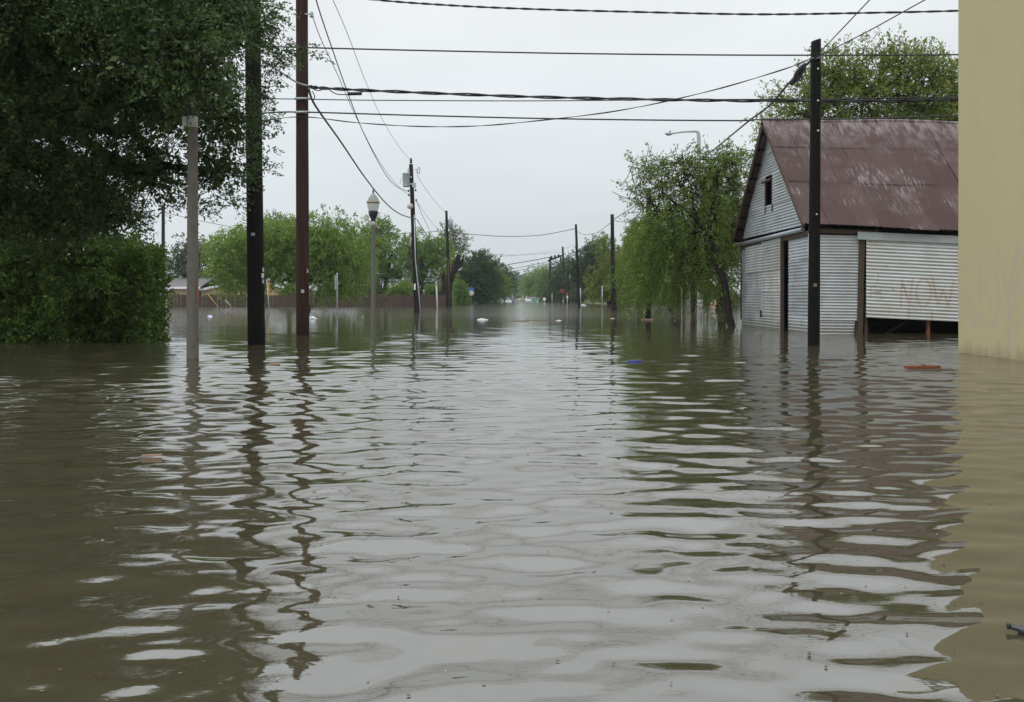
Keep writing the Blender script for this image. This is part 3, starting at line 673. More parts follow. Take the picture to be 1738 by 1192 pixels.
def oak_sprigs(g):
    # long sprigs reaching out over the street
    c, d = [], []
    for px_, py_, Y_ in ((445,70,15.5),(455,110,15.6),(470,80,15.4),(440,150,15.8),(452,200,16),(440,240,16),(448,275,16),(460,25,15.5),(475,10,15.5),(420,300,16.2),(400,322,16.3),(370,330,16.4),(440,180,16),(495,86,15.3),(515,84,15.3),(535,86,15.3),(500,95,15.3),(478,95,15.4),(440,20,15.3),(445,40,15.2),(430,90,15.2),(428,40,15.2),(450,160,15.6),(455,130,15.6),(350,345,16.4),(425,270,16.2),(335,360,16.5),(465,48,15.5),(432,60,15.3),(436,215,15.8)):
        for k in range(3 if px_ > 480 else 8):
            c.append(np.array(S(px_ - 18, py_ + g.uniform(-12, 12), Y_ + g.uniform(-.3, .3)))); d.append(norm(np.array([1.0, g.uniform(-.4, .4), g.uniform(-.45, .35)])))
    return [leaves(g, np.array(c), np.array(d), g.uniform(.25, .62, len(c)), 26, (.062, .026), .18, .022)]
make_tree('huge dark live oak overhanging the hedge and street at left', (-12.4, 21.6, -.7), (-11.4, 18.4, 4.6), oak, 5200, 36, (.070, .030), 'lf_oak', L=.55, droop=.22, spread=.07,
          trunk_r=.34, seed=3, inner=7000, name='live_oak', n_twig_geo=1800, extra=oak_sprigs, shell=.34)

# clipped hedge below it
hd = thing('hedge', 'thick dark green clipped hedge rising from the water at left', 'hedge', (-13, 20.4, -.7))
g = np.random.default_rng(5); HX0, HX1, HY0, HY1, HZ1 = -16.0, -8.18, 19.35, 20.75, 2.22
def hedge_pts(n, face):
    u, v = g.uniform(0, 1, n), g.uniform(0, 1, n); dep = np.abs(g.normal(0, .16, n))
    bul = .16*np.sin(1.9*u*9 + 1.3*np.sin(7*v)) + .10*np.sin(4.3*u*9 + 5*v)
    if face == 'front':
        v = v**1.05; x = HX0 + (HX1-HX0)*u; z = -.25 + (HZ1+.25)*v
        return np.stack([x, HY0 + dep + .42*(v**5) - bul*1.25 + .10*np.sin(9*v), z - .22*np.clip((x-HX1+.9)/.9, 0, 1)**3*v**2], 1), np.array([0, -1, .35])
    if face == 'end':
        y = HY0 + (HY1-HY0)*u; z = -.25 + (HZ1+.25)*v
        return np.stack([HX1 - dep - .12*v**4 + bul*.4, y, z*.96], 1), np.array([1, -.2, .35])
    x = HX0 + (HX1-HX0)*u; y = HY0 + (HY1-HY0)*v
    return np.stack([x, y, HZ1 - dep + bul*1.4 + .14*np.sin(x*2.3) - .22*np.clip((x-HX1+.9)/.9, 0, 1)**2], 1), np.array([0, -.1, 1])
parts = []
for fc, n in (('front', 5600), ('end', 1300), ('top', 1900)):
    p, nn = hedge_pts(n, fc); d = norm(nn + g.normal(0, .6, (n, 3))); parts.append(leaves(g, p, d, g.uniform(.1, .3, n), 9, (.085, .048), .1, .05))
p, nn = hedge_pts(170, 'top'); parts.append(leaves(g, p, norm(np.array([0, -.2, 1]) + g.normal(0, .35, (170, 3))), g.uniform(.25, .55, 170), 14, (.085, .045), .15, .03))
p, nn = hedge_pts(260, 'front'); parts.append(leaves(g, p - np.array([0, .1, 0]), norm(np.array([0, -1, .6]) + g.normal(0, .5, (260, 3))), g.uniform(.2, .42, 260), 12, (.085, .045), .3, .03))
p, nn = hedge_pts(70, 'end'); parts.append(leaves(g, p, norm(np.array([1, -.3, .5]) + g.normal(0, .4, (70, 3))), g.uniform(.2, .45, 70), 12, (.085, .045), .3, .03))
V, Q, T = join(parts)
o = link_mesh('foliage', np_mesh('foliage', V - np.array(hd.location), Q, {'tint': ('FACE', T)}), M['lf_hedge'], hd); o['kind'] = 'stuff'
cb = MB()
for x_ in np.arange(HX0+.4, HX1-.35, .45):
    for y_ in (19.8, 20.4):
        q = [(x_ + random.uniform(-.1, .1), y_ + random.uniform(-.15, .15), z_) for z_ in (-.7, .2, 1.1, 1.8)]
        cb.tube(q, [.03, .025, .018, .01], 5)
cb.build('stems', M['bark'], hd, True)
# dense inner leaves, their tint cut to paint the shade inside the hedge
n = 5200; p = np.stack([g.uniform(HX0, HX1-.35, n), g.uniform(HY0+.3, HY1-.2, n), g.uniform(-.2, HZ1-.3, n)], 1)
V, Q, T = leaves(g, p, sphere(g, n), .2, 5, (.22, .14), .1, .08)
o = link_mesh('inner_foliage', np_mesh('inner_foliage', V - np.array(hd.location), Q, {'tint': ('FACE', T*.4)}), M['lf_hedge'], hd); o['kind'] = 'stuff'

# tree behind the shed
tb_ = [(12.4,37,8.6,1.9,2,1.7), (14.6,36.5,9.6,2.1,2,1.7), (17.0,37,9.2,2.1,2,1.8), (19.0,38,8.4,2.0,2,2.0), (11.9,37.5,6.9,1.5,1.8,1.2), (14.2,37.5,7.2,2.2,2.2,1.6), (16.9,37,7.1,2.4,2.2,1.7), (19.6,38,6.2,2.0,2,1.6), (13,38,5.4,2.2,2,1.4), (16.2,38,5.2,2.6,2,1.5), (13.2,36.5,10.2,1.0,1,.9), (15.9,36.3,10.7,1.3,1,.7), (18.0,37,10.3,1.1,1,.8), (19.8,37,9.9,1.0,1,.8)]
make_tree('loose olive-green tree rising behind the shed roof', (15.6, 38.5, -.7), (15.5, 38.2, 3.0), tb_, 3100, 24, (.14, .058), 'lf_olive', L=.8, droop=.15, spread=.12, trunk_r=.26, seed=11, inner=800, n_twig_geo=1500, twig_r=.011, up=.45, name='tree', shell=.5)
# weeping tree beside the shed gable
def weep_strands(g):
    n = 1050; u = g.uniform(0, 1, n); c = np.stack([g.uniform(4.55, 7.75, n), g.uniform(31.0, 36, n), 0*u], 1)
    top = 5.0 - ((c[:, 0]-6.6)/2.6)**2*1.9; c[:, 2] = 1.7 + (top-1.7)*u
    d = norm(np.stack([(c[:, 0]-6.6)*.25, g.normal(0, .3, n), -.7+0*u], 1)); return [leaves(g, c, d, g.uniform(.6, 1.35, n), 30, (.125, .042), .55, .06, shed_box)]
wb = [(6.3,33,6.0,1.2,1.3,.4), (7.9,33.2,6.2,1.1,1.3,.5), (5.1,33,5.6,.9,1.2,.55), (6.1,32.6,5.3,1.4,1.6,.65), (7.7,33.0,5.7,1.2,1.6,.7), (5.2,32.8,4.5,1.0,1.4,.8), (6.7,33,4.6,1.7,1.8,1.1), (8.3,33.4,5.2,1.0,1.5,1.2), (7.4,33.5,3.3,1.5,1.8,1.2), (5.6,33.2,3.4,1.2,1.6,1.2), (6.7,32.5,2.3,1.9,1.8,.9), (8.5,33.6,3.8,.9,1.3,1.1)]
make_tree('weeping green tree with leaning dark trunk beside the shed gable', (7.62, 29.6, -.7), (7.0, 31.6, 3.1), wb, 900, 20, (.125, .045), 'lf_weep', L=.8, droop=.25, spread=.08, trunk_r=.12, seed=12, n_twig_geo=900, twig_r=.009,
          cull=shed_box, extra=weep_strands, name='weeping_tree', shell=.5)
# feathery tree in the water in front of the fence
fb = auto_blobs((-15.0, 60, 4.6), (5.1, 3.4, 2.8), 11, 41, (.34, .46), -.4) + [(-19.2,60,4.0,1.6,1.6,1.3), (-10.9,60,4.9,1.7,1.7,1.5), (-12.2,60,2.3,1.7,1.6,1.2), (-18.7,60,2.3,1.3,1.4,1.1)]
def feather(g):
    n = 1900; c = np.stack([g.uniform(-20.2, -9.6, n), g.uniform(57.5, 62.5, n), g.uniform(1.5, 5.6, n)], 1)
    k = np.abs((c[:, 0]+14.9)/5.4)**2 + ((c[:, 2]-3.7)/2.9)**2 < 1; c = c[k]
    k = ~((c[:, 0] > -16.6) & (c[:, 0] < -13.0) & (c[:, 2] < 2.5)); c = c[k]
    return [leaves(g, c, norm(g.normal(0, .4, (len(c), 3)) + np.array([0, 0, -.4])), g.uniform(.6, 1.2, len(c)), 24, (.21, .075), .5, .10)]
make_tree('bright green feathery tree standing in water before the fence', (-13.8, 60, -.7), (-14.2, 60, 1.7), fb, 1500, 22, (.21, .08), 'lf_bright', L=.9, droop=.55, spread=.12, trunk_r=.26, seed=13, name='feathery_tree', extra=feather, fork_r=.17, shell=.5)

# trees farther off: (label, px of centre, depth, half width px, top py, bottom py, material, leaf size, twigs, per, seed, trunk py-bottom ground)
far = [
 ('tall dark tree top showing behind the feathery tree', 490, 118, 62, 344, 470, 'lf_dark', .34, 620, 18, 51),
 ('mid-green tree rising behind the hedge end and grey lamp post', 318, 112, 55, 392, 500, 'lf_dark', .32, 620, 18, 52),
 ('pale green tree beyond the roof of the tall grey house', 395, 160, 60, 425, 500, 'lf_grey', .36, 420, 16, 53),
 ('bushy green tree behind the fence by the nearer lamp post', 655, 97, 52, 368, 500, 'lf_mid', .27, 900, 20, 54),
 ('wide bright tree behind the transformer pole', 715, 100, 52, 392, 505, 'lf_mid', .27, 900, 20, 55),
 ('thin grey-green tree top behind the second left pole', 765, 125, 34, 380, 455, 'lf_grey', .30, 380, 15, 56),
 ('round dark tree leaning over the left side of the street', 812, 124, 46, 424, 520, 'lf_dark', .30, 1200, 22, 57),
 ('olive tree just beyond the round dark tree', 838, 150, 26, 442, 516, 'lf_olive', .34, 520, 18, 58),
 ('pale wispy tree top above the round dark tree', 828, 165, 22, 425, 500, 'lf_grey', .36, 260, 14, 59),
 ('far left street tree next to the stranded cars', 858, 205, 20, 455, 512, 'lf_dark', .42, 420, 16, 60),
 ('hazy tree closing the far end of the street', 879, 400, 30, 461, 511, 'lf_dark', .8, 420, 16, 61),
 ('hazy tree at the street end on its left', 850, 390, 26, 468, 511, 'lf_dark', .8, 360, 14, 62),
 ('hazy tree at the street end on its right', 906, 380, 26, 458, 511, 'lf_mid', .8, 360, 14, 63),
 ('pale tall tree above the stranded green car', 910, 240, 24, 444, 512, 'lf_mid', .45, 480, 16, 64),
 ('green tree beside the H-shaped pole frame', 936, 200, 32, 450, 516, 'lf_mid', .40, 620, 18, 65),
 ('dark tree behind the red stop sign', 962, 165, 34, 440, 518, 'lf_dark', .34, 700, 18, 66),
 ('tall dark tree between the two far right poles', 1008, 130, 50, 380, 512, 'lf_dark', .32, 1200, 20, 67),
 ('olive tree to the right of the tall dark tree', 1034, 98, 38, 402, 510, 'lf_olive', .27, 800, 18, 68),
 ('light green tree behind the bare pole and weeping tree', 1085, 72, 52, 372, 512, 'lf_weep', .21, 1300, 20, 69),
 ('dark tree deep behind the weeping tree', 1150, 84, 52, 380, 512, 'lf_dark', .25, 900, 18, 70),
 ('leafy tree behind the street light and shed corner', 1225, 60, 48, 262, 512, 'lf_olive', .18, 1300, 20, 71),
]
for (lab, px_, Y_, hw, pt, pb, mt, ls, tw_, per, sd) in far:
    k_ = Y_/F; cx_, zt, zb = WX(px_, Y_), S(0, pt, Y_)[2], max(.3, S(0, pb, Y_)[2]); rx_ = hw*k_; rz_ = (zt-zb)/2
    c_ = (cx_, Y_, (zt+zb)/2); r_ = (rx_, max(1.8, rx_*.8), rz_)
    gz = float(ground_z(cx_, Y_)); g_ = np.random.default_rng(sd)
    make_tree(lab, (cx_ + g_.uniform(-.1, .1)*rx_, Y_, gz), (cx_, Y_, zb + .22*(zt-zb)), auto_blobs(c_, r_, 9, sd, (.34, .5), -.8) + [(cx_+k2*rx_, Y_-.5, .30*zt, rx_*.42, rx_*.36, .28*zt) for k2 in ((-.62, -.1, .5) if px_ > 600 or px_ < 340 else ())], tw_, per, (ls, ls*.42), mt, L=ls*3.4, droop=.25, spread=ls*.5,
              trunk_r=min(.32, .1 + rz_*.04), seed=sd, group='street trees in the background', shell=.5)
# bare leaning trunks under the right-hand trees
def trunk_only(label, pts, rads, mat):
    a = pts[0]; tr = thing('bare_tree', label, 'tree', (a[0], a[1], -.7)); MB().tube(pts, rads, 9).build('trunk', M[mat], tr, True)
    e = np.array(pts[-2]); MB().tube([e, e+np.array([.5,.1,.9]), e+np.array([.8,.3,2.0])], [rads[-1]*.7, rads[-1]*.5, rads[-1]*.25], 7).build('limb', M[mat], tr, True); return tr
trunk_only('pale tree trunk rising beside the street light post', [(WX(1168,57),57,-.7), (WX(1168,57),57,.6), (WX(1165,57),57,2.6), (WX(1160,57),57.3,4.5)], [.19,.17,.15,.1], 'palebark')
trunk_only('dark leaning tree trunk left of the pale trunk', [(WX(1136,66),66,-.7), (WX(1139,66),66,.3), (WX(1146,66),66,1.7), (WX(1152,66),66,4.2)], [.24,.22,.19,.1], 'bark')
trunk_only('stout dark trunk right behind the pale trunk', [(WX(1175,60),60,-.7), (WX(1175,60),60,.6), (WX(1177,60),60,3.4)], [.19,.17,.13], 'bark')
# broken, burnt-looking trunk by the second left pole
bt = thing('broken_tree', 'dark broken tree stump with splintered top beside the second left pole', 'tree', (WX(757, 90.5), 90.5, -.7))
MB().tube([S(757,525,90.5), S(757,500,90.5), S(759,483,90.5), S(762,470,90.5)], [.62,.56,.55,.42], 10).build('trunk', M['bark'], bt, True)
MB().tube([S(760,480,90.5), S(767,464,90.5), S(773,452,90.5), S(776,443,90.5), S(779,433,90.5)], [.5,.42,.40,.34,.2], 8).build('limb', M['bark'], bt, True)
MB().tube([S(773,455,90.5), S(781,450,90.5), S(786,441,90.5)], [.34,.25,.12], 7).build('limb', M['bark'], bt, True)
MB().tube([S(784,447,90.5), S(787,432,90.3)], [.14,.05], 6).build('limb', M['bark'], bt, True)
MB().tube([S(754,478,90.5), S(753,468,90.5), S(755,461,90.5)], [.3,.2,.06], 7).build('limb', M['bark'], bt, True)
g = np.random.default_rng(77); c = np.array([S(771,440,90.4), S(768,432,90.4), S(786,430,90.4), S(762,462,90.3), S(775,466,90.3), S(770,433,90.2)]).repeat(5, 0) + g.normal(0, .25, (30, 3))
V, Q, T = leaves(g, c, sphere(g, 30), .6, 12, (.22, .1), .2, .12); o = link_mesh('shoots', np_mesh('shoots', V - np.array(bt.location), Q, {'tint': ('FACE', T)}), M['lf_bright'], bt); o['kind'] = 'stuff'
# bushes
def bush(label, px_, Y_, hw, pt, mat, seed, ls=.14, n=420):
    k_ = Y_/F; zt = S(0, pt, Y_)[2]; cx_ = WX(px_, Y_); root = thing('bush', label, 'bush', (cx_, Y_, float(ground_z(cx_, Y_)))); g = np.random.default_rng(seed)
    ps = []
    for i in range(5):
        cc = np.array([cx_ + g.uniform(-.6, .6)*hw*k_, Y_ + g.uniform(-.4, .4), zt*g.uniform(.3, .55)]); u = sphere(g, n//5)
        ps.append(leaves(g, cc + u*(g.uniform(0, 1, n//5)**.4)[:, None]*np.array([hw*k_*.55, .8, zt*.5]), norm(u + np.array([0, 0, .5])), .4, 14, (ls, ls*.45), .2, .1))
    V, Q, T = join(ps); o = link_mesh('crown', np_mesh('crown', V - np.array(root.location), Q, {'tint': ('FACE', T)}), M[mat], root); o['kind'] = 'stuff'
    tb = MB()
    for i in range(5): tb.tube([(cx_, Y_, root.location.z), (cx_ + g.uniform(-.5, .5)*hw*k_, Y_ + g.uniform(-.3, .3), zt*.6)], [.04, .015], 5)
    tb.build('stems', M['bark'], root, True)
bush('bright green bush at the foot of the stop sign', 795, 127, 15, 497, 'lf_bright', 81, .2)
bush('small green bush beside the broken tree', 780, 108, 12, 478, 'lf_mid', 82, .2, 500)
bush('bright shrub spilling over the fence by the transformer pole', 683, 90.5, 24, 480, 'lf_bright', 83, .2, 520)
bush('low shrub above the fence near the brown pole', 490, 92, 22, 484, 'lf_bright', 84, .2, 420)
bush('low green weeds by the grey concrete wall', 1245, 74, 16, 497, 'lf_dark', 85, .14, 300)

for k, (px_, Y_, hw_, pt_, mt_, lab) in enumerate([
    (560, 99, 40, 486, 'lf_mid', 'green undergrowth behind the fence left of the slim lamp post'), (628, 99, 34, 484, 'lf_dark', 'dark undergrowth behind the fence at the slim lamp post'),
    (1068, 100, 30, 492, 'lf_mid', 'low bushes under the light green tree at right'), (1128, 104, 34, 490, 'lf_dark', 'dark undergrowth behind the leaning trunk'),
    (1195, 100, 36, 486, 'lf_dark', 'dark undergrowth behind the street light mast'), (745, 95, 20, 486, 'lf_mid', 'green bush between the fence end and broken tree'),
    (832, 138, 26, 478, 'lf_dark', 'dark undergrowth beneath the round dark tree'), (1000, 142, 36, 494, 'lf_dark', 'dark bushes on the bank under the tall dark tree'), (935, 175, 24, 490, 'lf_dark', 'dark bushes behind the white letter box')]):
    bush(lab, px_, Y_, hw_, pt_, mt_, 120+k, .22, 700)

# ================================================================== POLES, LAMPS, SIGNS
def pole_shaft(root, base, top, r0, r1, mat, n=18, slant=0.0):
    base, top = np.array(base, float), np.array(top, float); g = np.random.default_rng(int(abs(base[0]*100)) + 3)
    pts = curve_pts(base, top, 10, 0); rad = np.linspace(r0, r1, 11)*(1 + g.normal(0, .008, 11))
    mb = MB().tube(pts, list(rad), n)
    if slant:
        for i in range(len(mb.v)-n, len(mb.v)):
            p = mb.v[i]; mb.v[i] = (p[0], p[1], p[2] + slant*(p[0]-top[0])/r1)
    return mb.build('shaft', M[mat], root, True)
def util_pole(label, pxb, Y, pxt, ztop, r0, r1, mat, slant=0.0, group='wooden utility poles'):
    xb = WX(pxb, Y); xt = WX(pxt, Y); root = thing('utility_pole', label, 'pole', (xb, Y, -.7), group)
    pole_shaft(root, (xb, Y, -.7), (xt, Y, ztop), r0, r1, mat, slant=slant); return root
def plate(root, p, sx, sz, mat, name='tag_plate', th=.004, depth=.02):
    return MB().box(p[0]-sx/2, p[0]+sx/2, p[1]-depth-th, p[1]-depth, p[2]-sz/2, p[2]+sz/2).build(name, M[mat], root, True)
def insulator(root, p, r=.06, h=.14, mat='grey_paint', name='insulator'):
    return MB().lathe([(0,-h/2),(r*.5,-h/2),(r,-h*.3),(r*.55,-h*.1),(r*.95,h*.1),(r*.5,h*.25),(r*.7,h*.42),(0,h/2)], p, 10).build(name, M[mat], root, True)

YB, YR = 18.5, 23.1
pb_ = util_pole('thick black creosoted pole beside the hedge, nearest on the left', 436, YB, 426, 9.6, .178, .150, 'creosote')
plate(pb_, S(430, 398, YB-.17), .075, .06, 'galv'); plate(pb_, S(446.5, 468, YB-.12), .05, .10, 'white_paint', 'number_tag'); plate(pb_, S(447, 458, YB-.10), .02, .09, 'white_paint', 'number_tag'); plate(pb_, S(447, 478, YB-.10), .025, .08, 'white_paint', 'number_tag')
# sloped grey strut between the black pole and the brown pole
pr = util_pole('tall reddish-brown pole carrying the cross-street cables', 514, YR, 512, 11.2, .172, .150, 'brownpole')
plate(pr, S(514, 494.5, YR-.165), .08, .085, 'paleconcrete')
def text_mesh(root, txt, p, size, mat, name='number', rx=90):
    cu = bpy.data.curves.new('txt', 'FONT'); cu.body = txt; cu.size = size; cu.extrude = .002; cu.align_x = 'CENTER'; cu.align_y = 'CENTER'
    to = bpy.data.objects.new('txt', cu); C.objects.link(to); bpy.context.view_layer.update()
    dg = bpy.context.evaluated_depsgraph_get(); me = bpy.data.meshes.new_from_object(to.evaluated_get(dg)); bpy.data.objects.remove(to)
    me.materials.clear(); o = link_mesh(name, me, M[mat], root)
    q = root; off = np.zeros(3)
    while q is not None: off += np.array(q.location); q = q.parent
    o.location = tuple(np.array(p) - off); o.rotation_euler = (R(rx), 0, 0); return o
text_mesh(pr, '2', S(522, 460, YR-.20), .12, 'white_paint')
for py_ in (167.5, 190.5):
    MB().tube([S(500, py_, YR-.19), S(526, py_, YR-.19)], .035, 8).build('cable_clamp', M['galv'], pr, True)
MB().beam(S(467, -24, YR-.2), S(566, -23, YR-.2), .09, .11).build('crossarm', M['darkpole'], pr, True)
for px_ in (470, 548, 563): insulator(pr, S(px_, -14, YR-.2), .05, .16)
MB().beam(S(497, 24, YR-.1), S(531, 24, YR-.1), .03, .03).build('insulator_pin', M['galv'], pr, True)
insulator(pr, S(529, 25, YR-.1), .06, .15); MB().tube([S(514,90,YR-.1), S(529,90,YR-.1)], .012, 6).build('bolt', M['galv'], pr, True)

Y3 = 55.5
p3 = util_pole('leaning dark pole with grey transformer can and white conduit', 708, Y3, 697.5, S(0, 279, Y3)[2], .175, .125, 'darkpole')
pcan = S(689.5, 306, Y3-.1)
can = MB().lathe([(0,-.42),(.2,-.42),(.215,-.38),(.225,.36),(.25,.38),(.25,.42),(.2,.46),(0,.48)], pcan, 18).build('transformer', M['grey_paint'], p3, True)
MB().tube([(pcan[0]+.12, pcan[1], pcan[2]+.45), (pcan[0]+.12, pcan[1], pcan[2]+.75)], .035, 8).build('bushing', M['grey_paint'], can, True)
MB().box(pcan[0]+.2, pcan[0]+.36, pcan[1]-.04, pcan[1]+.04, pcan[2]-.3, pcan[2]-.2).box(pcan[0]+.2, pcan[0]+.36, pcan[1]-.04, pcan[1]+.04, pcan[2]+.15, pcan[2]+.25).build('bracket', M['galv'], can, True)
MB().tube([S(683,300,Y3), S(681,306,Y3), S(679,312,Y3), S(677,308,Y3)], .012, 5).build('lead_wire', M['strand'], p3, True)
for (a_, b_) in ((693.5, 324), (694, 331), (705.5, 323), (706.5, 340)): insulator(p3, S(a_, b_, Y3-.05), .07, .15, 'blackmetal')
bx = S(703.5, 314, Y3-.1); MB().box(bx[0]-.13, bx[0]+.09, bx[1]-.12, bx[1]+.12, bx[2]-.17, bx[2]+.12).build('junction_box', M['grey_paint'], p3, True)
ap = S(710, 289.5, Y3); MB().tube([S(699,288.5,Y3), S(707,288.5,Y3)], .018, 6).build('cutout_arm', M['galv'], p3, True)
MB().tube([(ap[0]+.05, ap[1], ap[2]+.22), (ap[0]-.08, ap[1], ap[2]+.05), (ap[0]-.06, ap[1], ap[2]-.2), (ap[0]+.04, ap[1], ap[2]-.2), (ap[0]+.12, ap[1], ap[2]+.08), (ap[0]+.05, ap[1], ap[2]+.22)], .035, 6).build('fuse_cutout', M['galv'], p3, True)
insulator(p3, S(697.5, 273, Y3), .10, .34, 'blackmetal')
dp = S(696, 350, Y3-.28); MB().lathe([(0,.18),(.1,.16),(.18,.06),(.2,0),(.16,-.12),(.08,-.18),(0,-.19)], dp, 16).build('lamp_head', M['paleconcrete'], p3, True)
MB().tube([S(703,365,Y3-.16), S(705,440,Y3-.17), S(711,500,Y3-.17), S(713.5,532,Y3-.17)], .034, 8).build('conduit', M['galv'], p3, True)
plate(p3, S(704, 487, Y3-.17), .1, .38, 'white_paint')

Y4 = 88.0-1.5
p4 = util_pole('second left pole, dark, with a can behind it, at the fence end', 764, Y4, 757.5, S(0, 358, Y4)[2], .165, .12, 'darkpole')
pc = S(765, 380, Y4+.1); MB().lathe([(0,-.42),(.22,-.42),(.25,.4),(.2,.46),(0,.48)], pc, 14).build('transformer', M['grey_paint'], p4, True)
MB().tube([(pc[0]-.05, pc[1], pc[2]+.4), (pc[0]-.05, pc[1], pc[2]+.72)], .04, 6).build('bushing', M['grey_paint'], p4, True)
MB().tube([S(760.5,440,Y4-.16), S(763.5,520,Y4-.16)], .04, 6).build('conduit', M['oldwood'], p4, True)
pl = util_pole('slim dark pole rising behind the hedge', 277, 96, 277, S(0, 348, 96)[2], .2, .17, 'darkpole')

YP = 18.07
p1 = util_pole('black pole with slanted top standing before the shed', 1380.5, YP, 1385, S(0, 69, YP)[2], .122, .098, 'creosote', slant=.03)
for py_ in (117, 171, 222, 364): MB().lathe([(0,.02),(.018,.015),(.022,0),(.018,-.012),(0,-.02)], S(1388.5 if py_ < 300 else 1386, py_, YP-.10), 8).build('step_bolt', M['white_paint'], p1, True)
plate(p1, S(1383, 484, YP-.105), .07, .07, 'gold')
MB().tube([S(1374,99,YP-.11), S(1384,100,YP-.14), S(1395,97,YP-.11)], .016, 6).build('guy_wrap', M['strand'], p1, True)
p2r = util_pole('short dark pole rising through the weeping foliage', 1099.5, 38.5, 1101, S(0, 320, 38.5)[2], .13, .10, 'darkpole')
p5 = util_pole('dark bare-topped pole left of the weeping tree', 1041.5, 62.5, 1039, S(0, 364, 62.5)[2], .165, .125, 'darkpole')
MB().tube([S(1044.5,492,62.35), S(1045,528,62.35)], .09, 8).build('cable_guard', M['darkpole'], p5, True)
p6 = util_pole('thinner dark pole in front of the tall dark right tree', 983, 88, 977.5, S(0, 381, 88)[2], .16, .115, 'darkpole')
insulator(p6, S(978.5, 390, 87.8), .1, .3, 'blackmetal'); MB().tube([S(985,489,87.85), S(985.5,521,87.85)], .05, 6).build('conduit', M['galv'], p6, True)
p7 = util_pole('leaning far pole above the stop sign', 960, 140, 955, S(0, 419, 140)[2], .2, .15, 'darkpole')
p8 = util_pole('dark short pole beside the red and white sign', 965.5, 118, 964, S(0, 462, 118)[2], .16, .13, 'darkpole')
hf = thing('pole_frame', 'far H-shaped pole frame with heavy crossbeam over the trees', 'pole', (WX(943, 170), 170, -.7))
for a_ in (934, 952): pole_shaft(hf, (WX(a_, 170), 170, -.7), (WX(a_, 170), 170, S(0, 437, 170)[2]), .24, .2, 'darkpole', 10)
MB().beam(S(930, 443, 169.7), S(954, 434, 169.7), .25, .34).build('crossbeam', M['darkpole'], hf, True)
for a_ in (936, 942, 948): insulator(hf, S(a_, 436.5 - (a_-936)*.2, 169.7), .3, .55, 'blackmetal')

# ornamental lamp posts
def lamp_post(label, px_, Y_):
    r_ = thing('lamp_post', label, 'lamp post', (WX(px_, Y_), Y_, -.7), 'ornamental lamp posts')
    MB().tube([(0,0,0), (0,0,2.2), (0,0,4.42)], [.098, .088, .076], 16, smooth=False).build('shaft', M['concrete'], r_)
    MB().tube([(0,0,4.42), (0,0,4.60)], .080, 16).build('collar', M['paleconcrete'], r_)
    MB().box(-.15, -.083, -.05, .05, 4.43, 4.59).build('photocell_box', M['paleconcrete'], r_)
    hd_ = MB().lathe([(0,4.60),(.085,4.60),(.10,4.64),(.09,4.68),(.13,4.76),(.17,4.84),(.185,4.98),(.18,5.0),(0,5.0)], n=20).build('fitter', M['blackmetal'], r_)
    MB().lathe([(.165,5.0),(.215,5.14),(.235,5.30)], n=20).build('globe', M['frost'], r_)
    MB().lathe([(.238,5.295),(.255,5.30),(.255,5.36),(.238,5.365),(.238,5.295)], n=20).build('band', M['gold'], r_)
    gl = MB().lathe([(.235,5.365),(.20,5.47),(.13,5.58),(.06,5.66),(.0,5.68)], n=20).build('globe_top', M['globe'], r_)
    MB().lathe([(0,5.67),(.04,5.68),(.02,5.72),(.045,5.76),(.015,5.80),(.02,5.84),(0,5.90)], n=10).build('finial', M['blackmetal'], gl)
    return r_
l1 = lamp_post('grey concrete lamp post with its head hidden in the oak', 327, 14.2)
sgn = MB().box(.084, .098, -.05, -.02, 1.62, 1.92).build('red_sign', M['red'], l1); tag(sgn, 'small red sign seen edge-on')
lamp_post('slim lamp post with clear acorn globe left of the transformer pole', 633.5, 34.0)

# cobra-head street light over the weeping tree
YL = 45.5; slt = thing('street_light', 'tall pale street light with curved arm and cobra head', 'street light', (WX(1188, YL), YL, -.7))
zt = S(0, 223, YL)[2]
MB().tube([(WX(1188,YL),YL,-.7), (WX(1188,YL),YL,1), (WX(1187,YL),YL,5), (WX(1186,YL),YL,zt-.25), (WX(1185,YL),YL,zt-.05), (WX(1181,YL),YL,zt+.0), (WX(1160,YL),YL,zt-.03), (WX(1144,YL),YL,zt-.1)], [.16,.15,.125,.10,.09,.065,.045,.04], 10).build('mast', M['paleconcrete'], slt, True)
hx = S(1137, 227, YL)
MB().add([(hx[0]+dx*.29, hx[1]+dy*.14, hx[2]+dz*.1) for dx,dy,dz in ((-1,0,0),(-.75,-.8,-.1),(-.75,.8,-.1),(-.2,-1,-.3),(-.2,1,-.3),(.5,-.7,-.2),(.5,.7,-.2),(1,-.3,0),(1,.3,0),(-.6,0,.75),(0,0,1),(.6,0,.7),(-.5,0,-1.1),(.1,0,-1.0))],
         [(0,1,9),(0,9,2),(1,3,10,9),(2,9,10,4),(3,5,11,10),(4,10,11,6),(5,7,11),(6,11,8),(7,8,11),(0,12,1),(0,2,12),(1,12,13,3),(2,4,13,12),(3,13,5),(4,6,13),(5,13,6),(5,6,8,7)], True).build('lamp_head', M['grey_paint'], slt, True)
MB().lathe([(0,.07),(.04,.06),(.045,0),(0,0)], (hx[0], hx[1], hx[2]+.1), 8).build('photocell', M['galv'], slt, True)

